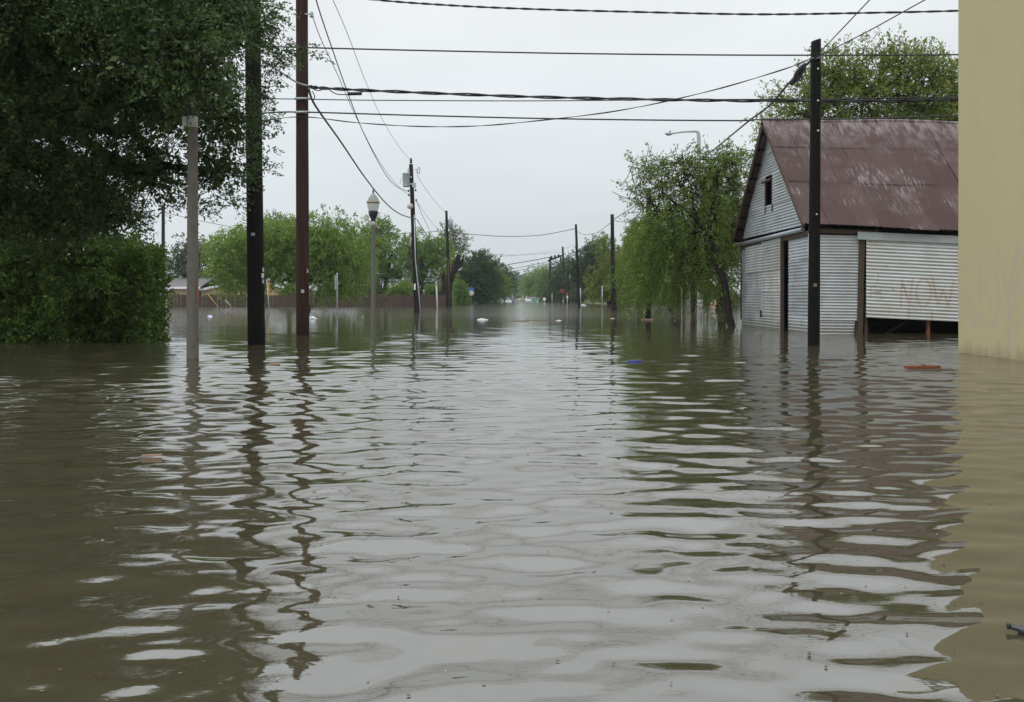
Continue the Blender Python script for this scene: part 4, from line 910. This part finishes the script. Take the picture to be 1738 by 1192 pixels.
# signs
def post(root, p0, p1, r=.035, mat='galv', name='post'): return MB().tube([p0, p1], r, 8).build(name, M[mat], root, True)
ys_ = 57.0
sg = thing('warning_sign', 'leaning yellow diamond warning sign right of the black pole', 'sign', (WX(457, ys_), ys_, -.7))
post(sg, (WX(459,ys_),ys_,-.7), S(452.5,474,ys_))
cy = S(455.3, 489.5, ys_-.06); a_ = .19; hh = .60
MB().add([(cy[0]-a_,cy[1]+.35,cy[2]+.05),(cy[0]+.05,cy[1],cy[2]-hh),(cy[0]+a_,cy[1]-.35,cy[2]-.05),(cy[0]-.05,cy[1],cy[2]+hh),
          (cy[0]-a_+.01,cy[1]+.37,cy[2]+.05),(cy[0]+.06,cy[1]+.02,cy[2]-hh),(cy[0]+a_+.01,cy[1]-.33,cy[2]-.05),(cy[0]-.04,cy[1]+.02,cy[2]+hh)],
         [(0,1,2,3),(7,6,5,4),(0,4,5,1),(1,5,6,2),(2,6,7,3),(3,7,4,0)]).build('panel', M['yellow'], sg, True)
sg = thing('sign_post', 'thin grey post with a narrow sign seen edge-on', 'sign', (WX(572, ys_), ys_, -.7))
post(sg, (WX(572.5,ys_),ys_,-.7), S(572.2,463,ys_)); pc = S(571, 479, ys_); MB().box(pc[0]-.05, pc[0]-.02, ys_-.3, ys_+.3, pc[2]-.5, pc[2]+.45).build('panel', M['grey_paint'], sg, True)
sg = thing('marker_post', 'pale slim post leaning by the fence, right of the transformer pole', 'post', (WX(742, 78), 78, -.7))
post(sg, (WX(743,78),78,-.7), S(740.5,482,78), .07, 'paleconcrete')
MB().tube([S(740.3,483,78), S(740,479,78)], .09, 8).build('cap', M['galv'], sg, True)
YO = 121.0
sg = thing('stop_sign', 'grey back of an octagonal sign under blue street-name plates', 'sign', (WX(800, YO), YO, -.7))
post(sg, (WX(800,YO),YO,-.7), S(800,487,YO), .05, 'redwood')
oc = S(800, 497.5, YO-.08); MB().prism([(oc[0]+.38*math.cos(R(22.5+45*i)), oc[2]+.38*math.sin(R(22.5+45*i))) for i in range(8)], 'y', YO-.10, YO-.07).build('octagon', M['paleconcrete'], sg, True)
for dy_, dz_ in ((-.12, 0), (-.16, .0)):
    pass
bp_ = S(799.5, 491, YO-.1); MB().box(bp_[0]-.44, bp_[0]+.44, YO-.13, YO-.11, bp_[2]-.16, bp_[2]+.14).build('name_plate', M['blue'], sg, True)
bp2 = S(800, 488.5, YO-.1); MB().box(bp2[0]-.02, bp2[0]+.02, YO-.5, YO+.5, bp2[2]+.0, bp2[2]+.25).build('name_plate', M['blue'], sg, True)
YT = 132.0
sg = thing('stop_sign', 'red stop sign on a dark post under the right far trees', 'sign', (WX(952.5, YT), YT, -.7))
post(sg, (WX(952.5,YT),YT,-.7), S(952.5,491,YT), .09, 'darkpole'); oc = S(954, 494, YT-.12)
MB().prism([(oc[0]+.40*math.cos(R(22.5+45*i)), oc[2]+.32*math.sin(R(22.5+45*i))) for i in range(8)], 'y', YT-.14, YT-.11).build('octagon', M['red'], sg, True)
sg = thing('reflector_post', 'narrow red and white upright panel beside the dark short pole', 'sign', (WX(963, 116), 116, -.7))
post(sg, (WX(963,116),116,-.7), S(963,499,116), .05); q_ = S(963, 501, 115.9); MB().box(q_[0]-.09, q_[0]+.09, 115.88, 115.91, q_[2]-.1, q_[2]+.35).build('upper_panel', M['red'], sg, True); MB().box(q_[0]-.09, q_[0]+.09, 115.88, 115.91, q_[2]-.42, q_[2]-.101).build('lower_panel', M['white_paint'], sg, True)
for px_, lab in ((1072.5, 'left grey panel of the pair under the weeping tree'), (1077, 'right grey panel of the pair under the weeping tree')):
    sg = thing('utility_cabinet', lab, 'sign', (WX(px_, 76), 76, -.7), 'pair of grey panels')
    q_ = S(px_, 508, 76); MB().box(q_[0]-.1, q_[0]+.1, 75.9, 76.1, -.7, S(0, 497, 76)[2]).build('panel', M['galv'], sg, True); MB().box(q_[0]-.12, q_[0]+.12, 75.88, 76.12, S(0, 497, 76)[2]+.002, S(0, 496, 76)[2]).build('cap', M['paleconcrete'], sg, True)
sg = thing('street_name_sign', 'small blue street-name sign inside the weeping tree', 'sign', (WX(1156, 52), 52, -.7))
post(sg, (WX(1157,52),52,-.7), S(1157,462,52), .03); q_ = S(1152, 465, 51.9); MB().box(q_[0]-.3, q_[0]+.25, 51.9, 51.92, q_[2]-.07, q_[2]+.07).build('name_plate', M['blue'], sg, True)
for px_, Y_, zt_, lab in ((1143, 66, 1.7, 'thin green post in water left of the pale trunk'), (1201, 60, 1.3, 'thin dark post in water right of the street light mast'), (1022, 95, 2.2, 'thin pale post left of the bare-topped pole'), (937, 135, 1.5, 'thin grey post left of the stop sign')):
    sg = thing('thin_post', lab, 'post', (WX(px_, Y_), Y_, -.7)); post(sg, (WX(px_,Y_),Y_,-.7), (WX(px_,Y_),Y_,zt_), .05, 'galv' if 'pale' in lab or 'grey' in lab else 'blackmetal')
    MB().lathe([(0,.06),(.055,.04),(.055,0),(0,0)], (WX(px_,Y_),Y_,zt_), 8).build('cap', M['galv'], sg, True)
sg = thing('leaning_pole', 'yellow pole leaning against the fence at left', 'pole', (*S(371, 521, 87)[:2], -.3)); post(sg, S(373,524,87), S(352,499,87.4), .04, 'yellowwood', 'shaft')
sg = thing('leaning_pole', 'short grey stick leaning against the fence', 'pole', (*S(394, 521, 87)[:2], -.3)); post(sg, S(395,523,87), S(382,509,87.4), .05, 'galv', 'shaft')

# ================================================================== WIRES
def wire(label, pts, r, mat='cable', sag=0.0, name='overhead_cable', n=5, twist=0, parent=None):
    """pts: (px, py, depth) photo positions converted to world points; smooth curve through them"""
    W = [np.array(S(*p)) for p in pts]; out_ = []
    P_ = [2*W[0]-W[1]] + W + [2*W[-1]-W[-2]]
    for i in range(1, len(P_)-2):
        a, b_, c_, d_ = P_[i-1], P_[i], P_[i+1], P_[i+2]; m_ = 10
        for k in range(m_):
            t_ = k/m_; out_.append(.5*((2*b_) + (-a+c_)*t_ + (2*a-5*b_+4*c_-d_)*t_*t_ + (-a+3*b_-3*c_+d_)*t_**3))
    out_.append(W[-1]); out_ = np.array(out_)
    if sag:
        s_ = np.linspace(0, 1, len(out_)); out_[:, 2] -= sag*4*s_*(1-s_)
    if twist:
        L_ = np.linalg.norm(np.diff(out_, axis=0), axis=1).sum(); k = max(60, int(L_/.22)); s0 = np.linspace(0, 1, len(out_)); s1 = np.linspace(0, 1, k)
        out_ = np.stack([np.interp(s1, s0, out_[:, j]) for j in range(3)], 1); mb = MB(); ph = s1*L_/twist*2*math.pi
        for q in (0, math.pi):
            oo = out_ + np.stack([0*ph, np.cos(ph+q)*r*.6, np.sin(ph+q)*r*.6], 1); mb.tube(list(oo), r*.62, 4)
    else: mb = MB().tube(list(out_), r, n)
    if parent is not None: return mb.build(name, M[mat], parent, True)
    o = bpy.data.objects.new(name, mb.mesh(name, out_[0])); o.location = out_[0]; C.objects.link(o); o.data.materials.append(M[mat])
    return tag(o, label, 'cable', 'overhead cables and wires')
ye = 22.6
wire('thick twisted cable crossing at the very top of the sky', [(470,-22,YR-.2),(630,-1,YR),(760,9,YR),(900,15.5,YR),(1080,20.5,YR),(1280,24.5,ye),(1450,22.5,ye),(1640,18,ye),(1800,10,ye)], .027, twist=.9)
wire('straight black cable crossing at the level of the brown pole foliage', [(380,76,YR+.5),(515,81,YR-.17),(760,87,YR),(1000,91.5,YR),(1300,94,ye),(1640,93,ye),(1800,91,ye)], .021)
wire('heaviest lashed cable bundle crossing in mid-sky', [(523,147,YR-.17),(560,150.5,YR-.1),(700,157,YR),(900,164.5,YR),(1100,169,ye),(1300,171.5,ye),(1500,171.5,ye),(1640,169,ye),(1800,165,ye)], .042, twist=1.6)
wire('thin wire running just along the heavy bundle', [(330,172,YR+.6),(420,168,YR+.3),(505,168.5,YR-.2),(640,170.5,YR),(900,171.5,YR-.15),(1150,169.5,ye-.2),(1400,168,ye-.2),(1640,164,ye),(1800,160,ye)], .014)
wire('black cable crossing below the heavy bundle to the shed ridge', [(380,195,YR+.5),(450,192,YR+.3),(510,190.5,YR-.2),(700,196,YR),(900,201,YR),(1100,204,ye),(1260,205,ye-.2),(1290,203.5,ye),(1450,202,ye),(1640,196,ye),(1800,190,ye)], .02)
wire('thin sagging pair of wires rising to the slanted-top pole', [(420,209,YR+.4),(510,198.5,YR-.2),(600,208,YR-.4),(700,214.5,YR-.9),(800,214.5,YR-1.3),(900,206.5,YR-2),(1050,188,YR-3),(1200,156,YR-4),(1330,118,YP+.3),(1378,99,YP)], .013, twist=2.2)
wire('taut black cable slanting from the slanted-top pole down to the street', [(1381,98,YP-.1),(1345,135,20),(1305,180,24),(1268,208,28),(1187,273,40),(1100,335,52),(1043,372,62.4)], .028)
wire('wire from the slanted-top pole up to the tan building, upper', [(1381,100,YP-.12),(1475,1,15.8),(1869,-417,12)], .011)
wire('wire from the slanted-top pole up to the tan building, lower', [(1381,100,YP-.12),(1470,55,16.5),(1570,0,15.5),(1726,-84,14.0)], .011)
# splice closure hanging on the slanting cable
spl = thing('cable_splice', 'black bag-like splice closure with loose tails by the slanted-top pole', 'splice', S(1356, 121, 18.6))
MB().tube([S(1367,108,18.4), S(1362,116,18.5), S(1355,126,18.7), S(1351,134,18.9), S(1343,141,19.1)], [.03,.075,.09,.07,.055], 9).build('closure', M['cable'], spl, True)
for q in ([(1362,117,18.5),(1361,126,18.5),(1362,138,18.5)], [(1356,126,18.6),(1354,138,18.6),(1354,149,18.6)], [(1368,108,18.4),(1366,116,18.4),(1362,124,18.4)]): wire('', q, .012, parent=spl, name='loose_tail')
# along the street on the left
wire('thick drooping cable from the brown pole to the transformer pole', [(524,152,YR-.15),(531,172,YR+1),(548,198,26),(580,243,32),(620,302,40),(655,345,47),(680,364,52),(706,372,Y3-.15)], .032)
wire('twisted dark wire falling from the top to the transformer pole', [(530,-25,YR),(541,15,24),(560,72,26.5),(590,157,32),(620,232,39),(655,297,47),(675,318,52),(693,325,Y3-.05)], .018)
wire('thin wire from the brown pole insulator to the transformer pole', [(530,27,YR-.1),(545,67,25),(573,127,29),(605,200,36),(640,268,44),(670,310,51),(693,331,Y3-.05)], .012, 'strand')
wire('finest wire from the top edge to the transformer pole tip', [(560,-12,YR-.1),(590,58,27),(620,137,33),(650,205,41),(680,253,50),(697,272,Y3)], .010, 'strand')
wire('thin wire between the two left poles, from the cut-out', [(708,298,Y3),(722,320,62),(740,344,74),(757,362,Y4)], .014, 'strand')
wire('wire between the two left poles, from the lower insulators', [(706.5,340,Y3),(718,368,62),(735,400,74),(757,428,Y4)], .016)
wire('second thin wire sagging between the two left poles', [(706.5,341,Y3),(724,366,63),(742,388,75),(757,400,Y4)], .012, 'strand')
wire('thick lower cable between the two left poles', [(708,373,Y3),(717,388,60),(735,414,72),(758,440,Y4)], .026)
wire('far wire crossing the street between the fence-end pole and right pole', [(758,393,Y4),(800,398,87),(860,401.5,87),(920,399,87.5),(978,388,88)], .030)
wire('far wire from the fence-end pole leftward behind the trees', [(277,360,96),(340,375,95),(415,388,93),(560,400,91),(690,396,89),(758,392,Y4)], .028)
wire('faint high wire low over the far street', [(838,437,165),(880,433,162),(930,427,152),(955,423,140),(978,416,88.2)], .02, 'strand')
wire('far wire ending at the leaning far pole', [(800,428,170),(845,432.5,165),(890,433,160),(930,430,150),(955,428,140)], .03, 'strand')
wire('upper heavy cable running from the H frame into the left trees', [(815,463,200),(855,451,190),(900,443,180),(935,436.5,169.6)], .075)
wire('lower cable running from the H frame into the left trees', [(815,468,200),(858,459,190),(900,450.5,180),(934,444,169.6)], .05)
wire('lowest cable running from the H frame into the left trees', [(815,470,200),(862,463,190),(905,454,180),(950,442,169.6)], .045)
wire('cable between the two right-hand far poles', [(978,392,88),(990,398,82),(1012,395,72),(1040,376,62.4)], .02)
wire('short wire from the bare-topped pole toward the trees', [(1040,374.5,62.5),(1058,377,60),(1100,380,56),(1140,380,52)], .018)
# grey diagonal strut / guy from oak side to brown pole
wire('pale grey guy strand slanting from the oak to the brown pole', [(300,-2,17.4),(336,28,18.0),(400,72,19.8),(452,106,21.3),(500,138,22.6),(522,146,YR-.18)], .022, 'galv')
# lashed loop at the brown pole
lp = thing('cable_loop', 'small loose cable loop hanging under the heavy bundle at brown pole', 'cable', S(560, 160, YR-.3))
for q in ([(526,149,YR-.3),(540,154,YR-.3),(555,151,YR-.25),(572,160,YR-.25),(600,160,YR-.2),(620,155,YR-.1)], [(525,150,YR-.3),(528,165,YR-.3),(532,170,YR-.3),(534,163,YR-.3),(530,155,YR-.3)]): wire('', q, .014, parent=lp, name='loop')
MB().tube([S(590,159.5,YR-.22), S(614,159,YR-.15)], .045, 8).build('clamp', M['cable'], lp, True)

# ================================================================== FLOATING THINGS AND STRANDED VEHICLES
def afloat(px_, py_):
    Y_ = F/(py_-PY0); x_ = WX(px_, Y_); return x_, Y_, float(wave(x_, Y_))
def plank(label, px_, py_, ln, wd, th, mat, rz=0.0, cat='plank', name='floating_plank', up=.01, nails=True):
    x_, y_, z_ = afloat(px_, py_); r_ = thing(name, label, cat, (x_, y_, z_ - th*.3 + up), rz=rz)
    MB().add([(-ln/2,-wd/2,0),(ln/2,-wd/2*.9,0),(ln/2*.98,wd/2,0),(-ln/2*.97,wd/2,0),(-ln/2,-wd/2,th),(ln/2,-wd/2*.9,th*1.1),(ln/2*.98,wd/2,th*1.05),(-ln/2*.97,wd/2,th)],
             [(0,3,2,1),(4,5,6,7),(0,1,5,4),(1,2,6,5),(2,3,7,6),(3,0,4,7)]).build('board', M[mat], r_)
    if nails: MB().add([(.02,-wd*.3,th*1.05),(ln*.3,-wd*.25,th*1.07),(ln*.29,wd*.2,th*1.07),(.0,wd*.25,th*1.05),(.02,-wd*.3,th*1.6),(ln*.1,-wd*.25,th*1.3),(ln*.1,wd*.2,th*1.3),(.0,wd*.25,th*1.6)],
             [(0,1,5,4),(4,5,6,7),(1,2,6,5),(2,3,7,6),(3,0,4,7)]).build('splinter', M[mat], r_)
    return r_
plank('wet red-brown wooden plank floating before the tan building', 1565, 625.5, .48, .12, .035, 'orangeplank', .04)
plank('small pink board drifting left of the black pole reflection', 466, 619, .16, .08, .02, 'pink', .3, nails=False)
plank('flat pink board lying against the pole in the weeping tree', 1099, 543.5, .50, .22, .07, 'pink', 0, nails=False)
plank('long thin driftwood strip in the middle of the street', 877, 545.5, .85, .15, .03, 'debris', .03, 'driftwood', 'driftwood', nails=False)
plank('longer faint driftwood strip right of the street middle', 915, 544, 1.2, .14, .025, 'debris', -.02, 'driftwood', 'driftwood', nails=False)
plank('thin dark stick drifting right of the street centre', 1010, 600, .5, .02, .012, 'bark', .25, 'stick', 'stick', nails=False)
plank('reddish flat stick drifting in the left foreground', 258, 775.5, .12, .018, .01, 'pink', .3, 'stick', 'stick', nails=False)
x_, y_, z_ = afloat(1077, 614.5); bo = thing('blue_bottle', 'small bright blue plastic bottle floating before the shed', 'bottle', (x_, y_, z_+.008))
MB().tube([(-.11,0,0),(-.10,0,0),(.05,0,.002),(.08,0,.004),(.10,0,.006)], [.008,.016,.014,.009,.008], 10).build('body', M['blueplastic'], bo); MB().tube([(.10,0,.006),(.125,0,.008)], .010, 8).build('cap', M['blueplastic'], bo)
x_, y_, z_ = afloat(1741, 1081); bo = thing('dark_bottle', 'dark bottle half sunk at the right edge of the foreground', 'bottle', (x_, y_, z_+.004), rz=-.35)
MB().tube([(-.042,0,.014),(-.036,0,.013),(-.022,0,.011),(-.008,0,.006),(.05,0,.0),(.11,0,-.004)], [.007,.0085,.008,.017,.019,.016], 12).build('body', M['glass'], bo); MB().tube([(-.05,0,.015),(-.041,0,.014)], .009, 8).build('cap', M['blackmetal'], bo)
def crumple(label, px_, py_, s, mat, name, cat, seed):
    x_, y_, z_ = afloat(px_, py_); g = np.random.default_rng(seed); o_ = MB(); n1_, n2_ = 7, 12; vs_ = []; fs = []
    for i in range(n1_+1):
        for j in range(n2_):
            th = math.pi*.5*i/n1_; ph = 2*math.pi*j/n2_; rr = s[0]*(1+g.normal(0, .14)); vs_.append((math.cos(th)*math.cos(ph)*rr, math.cos(th)*math.sin(ph)*rr*.8, -.03 + math.sin(th)*s[1]*(1+g.normal(0, .15))))
    for i in range(n1_):
        for j in range(n2_): fs.append((i*n2_+j, i*n2_+(j+1)%n2_, (i+1)*n2_+(j+1)%n2_, (i+1)*n2_+j))
    b_ = o_.add(vs_, fs).build(name, M[mat]); b_.location = (x_, y_, z_); return tag(b_, label, cat)
crumple('white rubbish bag floating in the street left of centre', 819, 543.5, (.26, .10), 'paperwhite', 'rubbish_bag', 'bag', 1)
crumple('white rubbish bag floating right behind the brown pole', 530, 541.5, (.22, .13), 'paperwhite', 'rubbish_bag', 'bag', 2)
crumple('blue and white crumpled litter near the grey lamp post', 356, 538, (.14, .10), 'bluewhite', 'litter', 'litter', 3)
crumple('tiny white litter by the driftwood strips', 948, 544.5, (.13, .05), 'paperwhite', 'litter', 'litter', 4)
crumple('white ball-like litter left of the pole in the weeping tree', 1094, 529, (.10, .10), 'paperwhite', 'litter', 'litter', 5)
crumple('brown foam litter by the slim lamp post', 615, 538, (.10, .05), 'debris', 'litter', 'litter', 6)
crumple('pale debris heap at the foot of the thin right pole', 990, 519.5, (.35, .22), 'paperwhite', 'litter', 'litter', 7)
crumple('pink litter drifting below the bare-topped pole', 1040, 541, (.13, .06), 'pink', 'litter', 'litter', 8)
ob = thing('orange_barrel', 'orange barrel standing in water left of the shed', 'barrel', (WX(1213, 95), 95, -.4))
MB().lathe([(0,0),(.45,0),(.45,.5),(.42,.52),(.42,.9),(.36,.95),(.36,1.1),(.3,1.15),(0,1.2)], n=14).build('drum', M['orange'], ob); MB().lathe([(.428,.6),(.432,.62),(.432,.78),(.428,.8)], n=14).build('band', M['white_paint'], ob)
# scattered leaf litter on the surface
g = np.random.default_rng(99); n = 520; yy = 2.2*np.exp(g.uniform(0, 2.4, n)); xx = g.uniform(-.62, .62, n)*yy; zz = wave(xx, yy) + .004
a_ = g.uniform(0, 6.28, n); sz = g.uniform(.002, .007, n)*(1 + yy*.08); el = g.uniform(.3, .7, n)
dx, dy = np.cos(a_)*sz, np.sin(a_)*sz; ex, ey = -np.sin(a_)*sz*el, np.cos(a_)*sz*el
V = np.stack([np.stack([xx-dx, yy-dy, zz], 1), np.stack([xx+ex, yy+ey, zz], 1), np.stack([xx+dx, yy+dy, zz], 1), np.stack([xx-ex, yy-ey, zz], 1)], 1).reshape(-1, 3)
m, t, b, o_ = new_mat('leaf_litter'); at = t.nodes.new('ShaderNodeAttribute'); at.attribute_name = 'tint'
t.links.new(ramp(t, at.outputs['Fac'], [(0, (.02,.018,.012)), (.45, (.06,.045,.02)), (.7, (.22,.17,.06)), (.88, (.30,.14,.06)), (1, (.4,.38,.33))]).outputs[0], b.inputs['Base Color']); b.inputs['Roughness'].default_value = .7
lo = link_mesh('leaf_litter', np_mesh('leaf_litter', V, np.arange(len(V)).reshape(-1, 4), {'tint': ('FACE', g.uniform(0, 1, n))}), m); tag(lo, 'tiny leaves and crumbs of litter scattered on the water', 'litter', kind='stuff')

def car(label, px_, Y_, mat, rz, sink, wd=1.75, ln=4.4, van=False, name='car'):
    r_ = thing(name, label, 'car', (WX(px_, Y_), Y_, -sink), rz=rz); hw = wd/2
    prof = [(-ln/2,.3),(-ln/2,.72),(-ln/2+.15,.86),(-ln*.18,.98),(ln*.36,1.0),(ln/2-.05,.92),(ln/2,.4),(ln/2,.3)]
    mb = MB(); mb.prism(prof, 'x', -hw, hw); mb.build('body', M[mat], r_)
    top = 1.95 if van else 1.45; c0, c1, c2, c3 = (-ln*.2, -ln*.02, ln*.22, ln*.36) if not van else (-ln*.25, -ln*.15, ln*.46, ln*.48)
    V_ = [(-hw*.95,c0,.985),(hw*.95,c0,.985),(hw*.95,c3,.985),(-hw*.95,c3,.985),(-hw*.78,c1,top),(hw*.78,c1,top),(hw*.78,c2,top),(-hw*.78,c2,top)]
    cb_ = MB().add(V_, [(4,5,6,7),(0,1,5,4),(1,2,6,5),(2,3,7,6),(3,0,4,7)]).build('cabin', M[mat], r_)
    def inset(q, nrm):
        q = [np.array(v) for v in q]; ce = sum(q)/4; return [tuple(ce + (v-ce)*.84 + np.array(nrm)*.02) for v in q]
    for q, nrm in (((0,1,5,4),(0,-1,.4)), ((1,2,6,5),(1,0,.2)), ((2,3,7,6),(0,1,.4)), ((3,0,4,7),(-1,0,.2))):
        MB().add(inset([V_[i] for i in q], nrm), [(0,1,2,3)]).build('window', M['glass'], cb_)
    for s in (-1, 1):
        MB().box(s*hw*.72-.16, s*hw*.72+.16, -ln/2-.015, -ln/2+.02, .62, .76).build('headlight', M['paperwhite'], r_)
        for y0 in (-ln*.32, ln*.32): MB().tube([(s*(hw-.2), y0, .32), (s*(hw+.01), y0, .32)], .32, 12).build('wheel', M['blackmetal'], r_)
    return r_
car('white car half under water at the far left kerb', 856, 166, 'carwhite', .25, .62)
car('dark car half under water behind the white one', 868, 184, 'cardark', .1, .62)
car('green car sunk to its windows at the far right kerb', 909, 168, 'cargreen', -.15, .62)
car('brown boxy van standing in the flood behind the green car', 914, 185, 'carbrown', -.1, .5, 2.1, 4.8, True, 'van')
car('small white car at the far right, left of the brown van', 898, 205, 'carwhite', 0, .5)
bx_ = thing('letter_box', 'white box on a post right of the stranded green car', 'letter box', (WX(924, 150), 150, -.7)); post(bx_, (WX(924,150),150,-.7), (WX(924,150),150,.5), .06, 'white_paint'); q_ = WX(924,150)
MB().prism([(q_-.24,.4),(q_+.24,.4),(q_+.24,.75),(q_+.12,.88),(q_-.12,.88),(q_-.24,.75)], 'y', 149.7, 150.3).build('box', M['white_paint'], bx_, True)

# ================================================================== HAZE
HAZE = True
if HAZE:
    m = bpy.data.materials.new('rain_haze'); m.use_nodes = True; t = m.node_tree; t.nodes.clear(); o_ = t.nodes.new('ShaderNodeOutputMaterial'); v = t.nodes.new('ShaderNodeVolumePrincipled')
    v.inputs['Color'].default_value = (.86, .90, .95, 1); v.inputs['Density'].default_value = .0003; t.links.new(v.outputs[0], o_.inputs['Volume'])
    hz = MB().box(-490, 490, -70, 860, -1.7, 14.5).build('haze', m); hz['kind'] = 'stuff'; tag(hz, 'thin rainy haze hanging over the flooded street', 'haze')
    hz.display_type = 'WIRE'
    scene.cycles.volume_step_rate = 10
